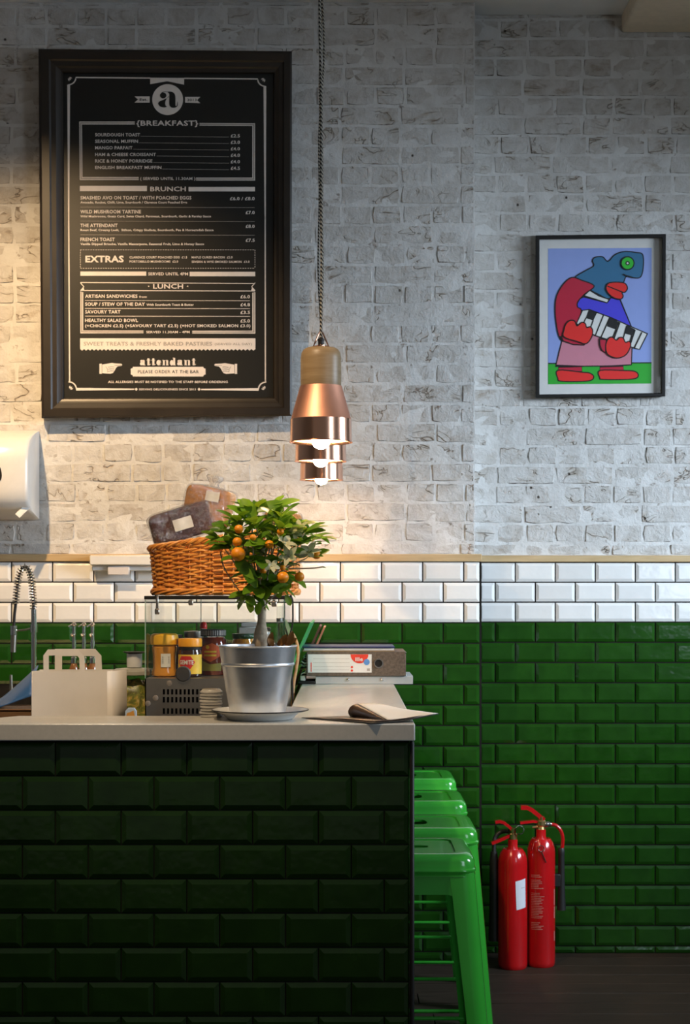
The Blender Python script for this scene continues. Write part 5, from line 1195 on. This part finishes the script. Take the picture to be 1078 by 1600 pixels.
# ------------------------------------------------------------------ stools
def stool_proto(label, c):
    t = thing('bar_stool', label, 'stool', c, 'green metal stools along the counter'); H = .76; h = .150; ra = .040
    def rr(hs, r, z, n=5):
        pts = []
        for (sx, sy, a0) in ((1, 1, 0), (-1, 1, 90), (-1, -1, 180), (1, -1, 270)):
            for k in range(n + 1): a = R(a0 + 90 * k / n); pts.append(Vector((sx * (hs - r) + r * math.cos(a), sy * (hs - r) + r * math.sin(a), z)))
        return pts
    # seat pan: dished centre, rolled edge, beaded skirt
    hole = [Vector((.021 * math.sin(2 * math.pi * k / 24), .044 * math.copysign(min(1, abs(math.cos(2 * math.pi * k / 24)) * 1.15), math.cos(2 * math.pi * k / 24)), H - .0035)) for k in range(24)]
    rg = [rr(h - .100, .02, H - .0035), rr(h - .050, .02, H - .0035), rr(h - .0485, .021, H - .0065), rr(h - .0455, .023, H - .0065), rr(h - .044, .024, H - .0012), rr(h - .022, .032, H), rr(h - .012, .036, H - .0015), rr(h - .004, ra, H - .008), rr(h, ra, H - .018), rr(h + .0005, ra, H - .034), rr(h + .0035, ra, H - .037), rr(h + .0035, ra, H - .041), rr(h + .001, ra, H - .045), rr(h + .002, ra, H - .052)]
    mb = MB(); mb.loft(rg, True, False, False)
    r0_ = rg[0]; k0 = len(mb.v); mb.add(r0_ + hole + [p - Vector((0, 0, .006)) for p in hole], [])
    # ring between the hand hole and the seat
    base_ = len(mb.v) - 24 * 3
    def ang_(p): return math.atan2(p.y, p.x * 2) % (2 * math.pi)
    hi = sorted(range(24), key=lambda i: ang_(hole[i])); oi_ = sorted(range(24), key=lambda i: ang_(r0_[i]))
    for k in range(24):
        a, b = oi_[k], oi_[(k + 1) % 24]; c_, d_ = hi[k], hi[(k + 1) % 24]
        mb.f.append((base_ + a, base_ + b, base_ + 24 + d_, base_ + 24 + c_)); mb.mi.append(0)
    for k in range(24): a, b = 24 + k, 24 + (k + 1) % 24; mb.f.append((base_ + a, base_ + b, base_ + b + 24, base_ + a + 24)); mb.mi.append(0)
    st = mb.build('seat', M_stool, t, local=True, ang=50)
    # four skirt panels with a shallow arch between the legs
    for q in range(4):
        Mq = Matrix.Rotation(math.pi / 2 * q, 4, 'Z'); hh = h - .001
        pl_ = [(-.113, H - .050), (.113, H - .050), (.113, H - .108), (.098, H - .098), (.082, H - .094), (-.082, H - .094), (-.098, H - .098), (-.113, H - .108)]
        MB().prism([Mq @ Vector((x, -hh - (H - .05 - z) * .080, z)) for x, z in pl_], Mq @ Vector((0, .002, 0))).build('skirt', M_stool, t, local=True)
    for q in range(4):
        Mq = Matrix.Rotation(math.pi / 2 * q, 4, 'Z'); mb = MB(); rings = []
        for z, w_, k in ((H - .046, .064, 0), (H - .10, .060, 0), (.40, .052, 0), (.10, .046, 0), (.02, .044, 0), (.0, .047, 0)):
            o_ = h + (H - .046 - z) * .080; r_ = .034
            pts = [Vector((-o_ + w_, -o_, z)), Vector((-o_ + r_, -o_, z))] + [Vector((-o_ + r_ - r_ * math.sin(R(a)), -o_ + r_ - r_ * math.cos(R(a)), z)) for a in (22, 45, 68)] + [Vector((-o_, -o_ + r_, z)), Vector((-o_, -o_ + w_, z))]
            inn = [Vector((p.x + (.012 if i == 6 else .0022), p.y + (.012 if i == 0 else .0022), z)) for i, p in enumerate(pts)]
            inn[0] = Vector((-o_ + w_, -o_ + .012, z)); inn[6] = Vector((-o_ + .012, -o_ + w_, z)); inn[1] = Vector((-o_ + w_ - .003, -o_ + .012, z)); inn[5] = Vector((-o_ + .012, -o_ + w_ - .003, z))
            for i in (2, 3, 4): inn[i] = Vector((-o_ + .020, -o_ + .020, z)) + Vector((.004 * (3 - i), .004 * (i - 3), 0))
            rings.append([Mq @ p for p in pts + inn[::-1]])
        lg = mb.loft(rings).build('leg', M_stool, t, local=True, ang=40)
        z = 0; o_ = h + (H - .046) * .080
        cpn = Mq @ Vector((-o_ + .018, -o_ + .018, 0)); MB().box(cpn.x - .016, cpn.x + .016, cpn.y - .016, cpn.y + .016, 0, .010, .003).build('rubber_foot', M_rubber, lg, local=True)
    for q in range(4):
        Mq = Matrix.Rotation(math.pi / 2 * q, 4, 'Z'); z = .285; o_ = h + (H - .046 - z) * .080 - .010
        a = o_ - .030
        mb = MB(); mb.tube([Mq @ Vector((-a, -o_, z)), Mq @ Vector((-a + .012, -o_, z)), Mq @ Vector((a - .012, -o_, z)), Mq @ Vector((a, -o_, z))], .0052, 8)
        for sg in (-1, 1): mb.box(sg * a - .012, sg * a + .012, -o_ - .003, -o_ + .003, z - .009, z + .009, .002, M=Mq)
        mb.build('rung', M_stool, t, local=True)
    return t
stl = [(.311 - .150, 3.952), (.353 - .150, 4.372), (.366 - .150, 4.925), (.374 - .150, 5.50)]
sn = ['nearest green metal stool, its front legs beside the counter edge', 'second green metal stool from the counter front, right behind the nearest one', 'third green metal stool from the counter front, showing a sliver of hand hole', 'green metal stool closest to the back wall, smallest in view']
s_p = stool_proto(sn[0], (*stl[0], 0))
s_p.rotation_euler.z = R(90)                         # the nearest one stands a quarter turn round: its hand hole runs across
for k in range(1, 4): o = copy_tree(s_p); o.rotation_euler.z = 0; o.location = (*stl[k], 0); o['label'] = sn[k]

# ------------------------------------------------------------------ fire extinguishers
def extinguisher(label, px, s, rad, zsh, znk):
    c = Vector((X(px, s), F / s, 0)); t = thing('fire_extinguisher', label, 'fire extinguisher', c)
    MB().lathe([(.0, 0), (rad * .90, 0), (rad * .98, .006), (rad, .018), (rad, zsh), (rad * .97, zsh + .018), (rad * .86, zsh + .038), (rad * .66, zsh + .054), (.022, znk - .012), (.018, znk), (.018, znk + .026), (.015, znk + .027)], n=44).build('cylinder', M_red, t, local=True, ang=50)
    return t
sE1 = 423.5
e1 = extinguisher('red fire extinguisher with a white label, standing nearer the stools', 801, sE1, .0540, .385, .446)
z_ = lambda y: Zp(1240 + y / 5.514, sE1); x_ = lambda x: X(760 + x / 5.514, sE1) - X(801, sE1)
L_ = e1
MB().lathe([(.013, .472), (.016, .474), (.016, .492), (.012, .496), (.012, .514), (.0, .515)], n=18).build('valve', M_brass, L_, local=True)
MB().lathe([(.017, -.006), (.017, .006), (.014, .008), (.014, -.008)], (.024, -.012, .508), 18, Matrix.Rotation(R(70), 4, 'X'), False, False).build('gauge_ring', M_chrome, L_, local=True)
def bar(pts, w, th): 
    mb = MB(); rings = []
    for i, (x, z) in enumerate(pts):
        a = pts[max(0, i - 1)]; b = pts[min(len(pts) - 1, i + 1)]; d = Vector((b[0] - a[0], 0, b[1] - a[1])).normalized(); n_ = Vector((-d.z, 0, d.x)) * th
        p = Vector((x, 0, z)); wy = Vector((0, w, 0)); rings.append([p + n_ - wy, p + n_ + wy, p - n_ + wy, p - n_ - wy])
    return mb.loft(rings)
bar([(x_(235), z_(345)), (x_(150), z_(385)), (x_(90), z_(410)), (x_(45), z_(428))], .010, .0055).build('carry_handle', M_red, L_, local=True)
bar([(x_(245), z_(335)), (x_(195), z_(285)), (x_(150), z_(250)), (x_(115), z_(240)), (x_(75), z_(246))], .010, .0052).build('squeeze_lever', M_red, L_, local=True)
wrap_shape(e1, .0540, [(-.006, z_(980)), (.036, z_(962)), (.034, z_(715)), (-.010, z_(735))], mat('pale_blue_white_label', (.62, .64, .70), .5, var=.03), 'paper_label', .0008, -75)
wrap_shape(e1, .0540, [(.012, .30), (.030, .302), (.030, .304), (.012, .302)], M_dim, 'label_print', .0012, -75)
hs = MB(); hs.tube(spline([(x_(200), .012, .500), (x_(140), .030, .496), (x_(85), .030, .478), (x_(70), .022, .450), (x_(70), .018, .42)], 5), .008, 10); hs.build('hose', M_rubber, L_, local=True)
MB().lathe([(.012, 0), (.016, -.03), (.017, -.20), (.020, -.33), (.018, -.33)], (x_(68), .018, .425), 18).build('horn', M_rubber, L_, local=True)
sE2 = 421.0
e2 = extinguisher('red fire extinguisher with lines of print and a side hose, farther from the stools', 845.3, sE2, .0520, .418, .478)
z_ = lambda y: Zp(1240 + y / 5.514, sE2); x_ = lambda x: X(760 + x / 5.514, sE2) - X(845.3, sE2)
MB().lathe([(.013, .503), (.016, .505), (.014, .515), (.018, .520), (.018, .535), (.013, .540), (.013, .552), (.0, .553)], n=18).build('valve', M_brass, e2, local=True)
MB().tube([(x_(455), 0, z_(285)), (x_(395), -.004, z_(288))], [.006, .004], 10).build('brass_spur', M_brass, e2, local=True)
MB().tube([(x_(480), 0, z_(270)), (x_(525), 0, z_(262)), (x_(560), 0, z_(265))], [.009, .012, .007], 12).build('coupling', M_chrome, e2, local=True)
bar([(x_(495), z_(225)), (x_(440), z_(180)), (x_(390), z_(140)), (x_(350), z_(120)), (x_(295), z_(118))], .012, .0075).build('squeeze_lever', M_red, e2, local=True)
bar([(x_(470), z_(245)), (x_(400), z_(238)), (x_(290), z_(252))], .010, .0045).build('carry_handle', M_red, e2, local=True)
MB().tube(spline([(x_(555), 0, z_(265)), (x_(600), 0, z_(275)), (x_(640), 0, z_(320)), (x_(658), 0, z_(390)), (x_(652), 0, z_(470))], 5), .0068, 10).build('swivel_arm', M_red, e2, local=True)
MB().lathe([(.010, 0), (.0125, -.006), (.0125, -.02), (.0118, -.03), (.0135, -.16), (.017, -.23), (.0150, -.23)], (x_(645), 0, z_(468)), 18).build('horn', M_rubber, e2, local=True)
MB().box(x_(548), x_(640), -.012, .012, z_(800), z_(690), .003).build('horn_clip', M_rubber, e2, local=True)
rg_ = MB(); cy = -.0505
rg_.tube([(x_(455) + .011 * math.cos(k * math.pi / 10), -.0535, z_(455) + .011 * math.sin(k * math.pi / 10)) for k in range(20)], .0016, 6, True); rg_.build('pin_ring', M_chrome, e2, local=True)
MB().tube([(x_(462), -.0545, z_(485)), (x_(498), -.0545, z_(572))], .0020, 8).build('safety_pin', M_chrome, e2, local=True)
pm = MB(); r2 = random.Random(3); M_ep = mat('pale_red_print', (.50, .20, .17), .5)
y = 690
while y < 1165:
    if not (1060 < y < 1085 or 815 < y < 838 or 715 < y < 722):
        w_ = r2.uniform(.030, .052); z0 = z_(y); u0 = -.046
        a = [(u0 + w_ * k / 5, z0 + .002 * k / 5 + dz) for k in range(6) for dz in (0, .0022)]
        pm.add([(.0526 * math.cos(R(-90) + u / .052), .0526 * math.sin(R(-90) + u / .052), z) for u, z in a], [(2 * k, 2 * k + 2, 2 * k + 3, 2 * k + 1) for k in range(5)])
    y += 14
pm.build('instruction_print', M_ep, e2, local=True, smooth=False)
for a_, b_ in ((810, 950), (960, 1060), (1170, 1255)): wrap_shape(e2, .0520, [(.052, z_(b_)), (.058, z_(b_)), (.058, z_(a_)), (.052, z_(a_))], M_ep, 'side_print', .0008)
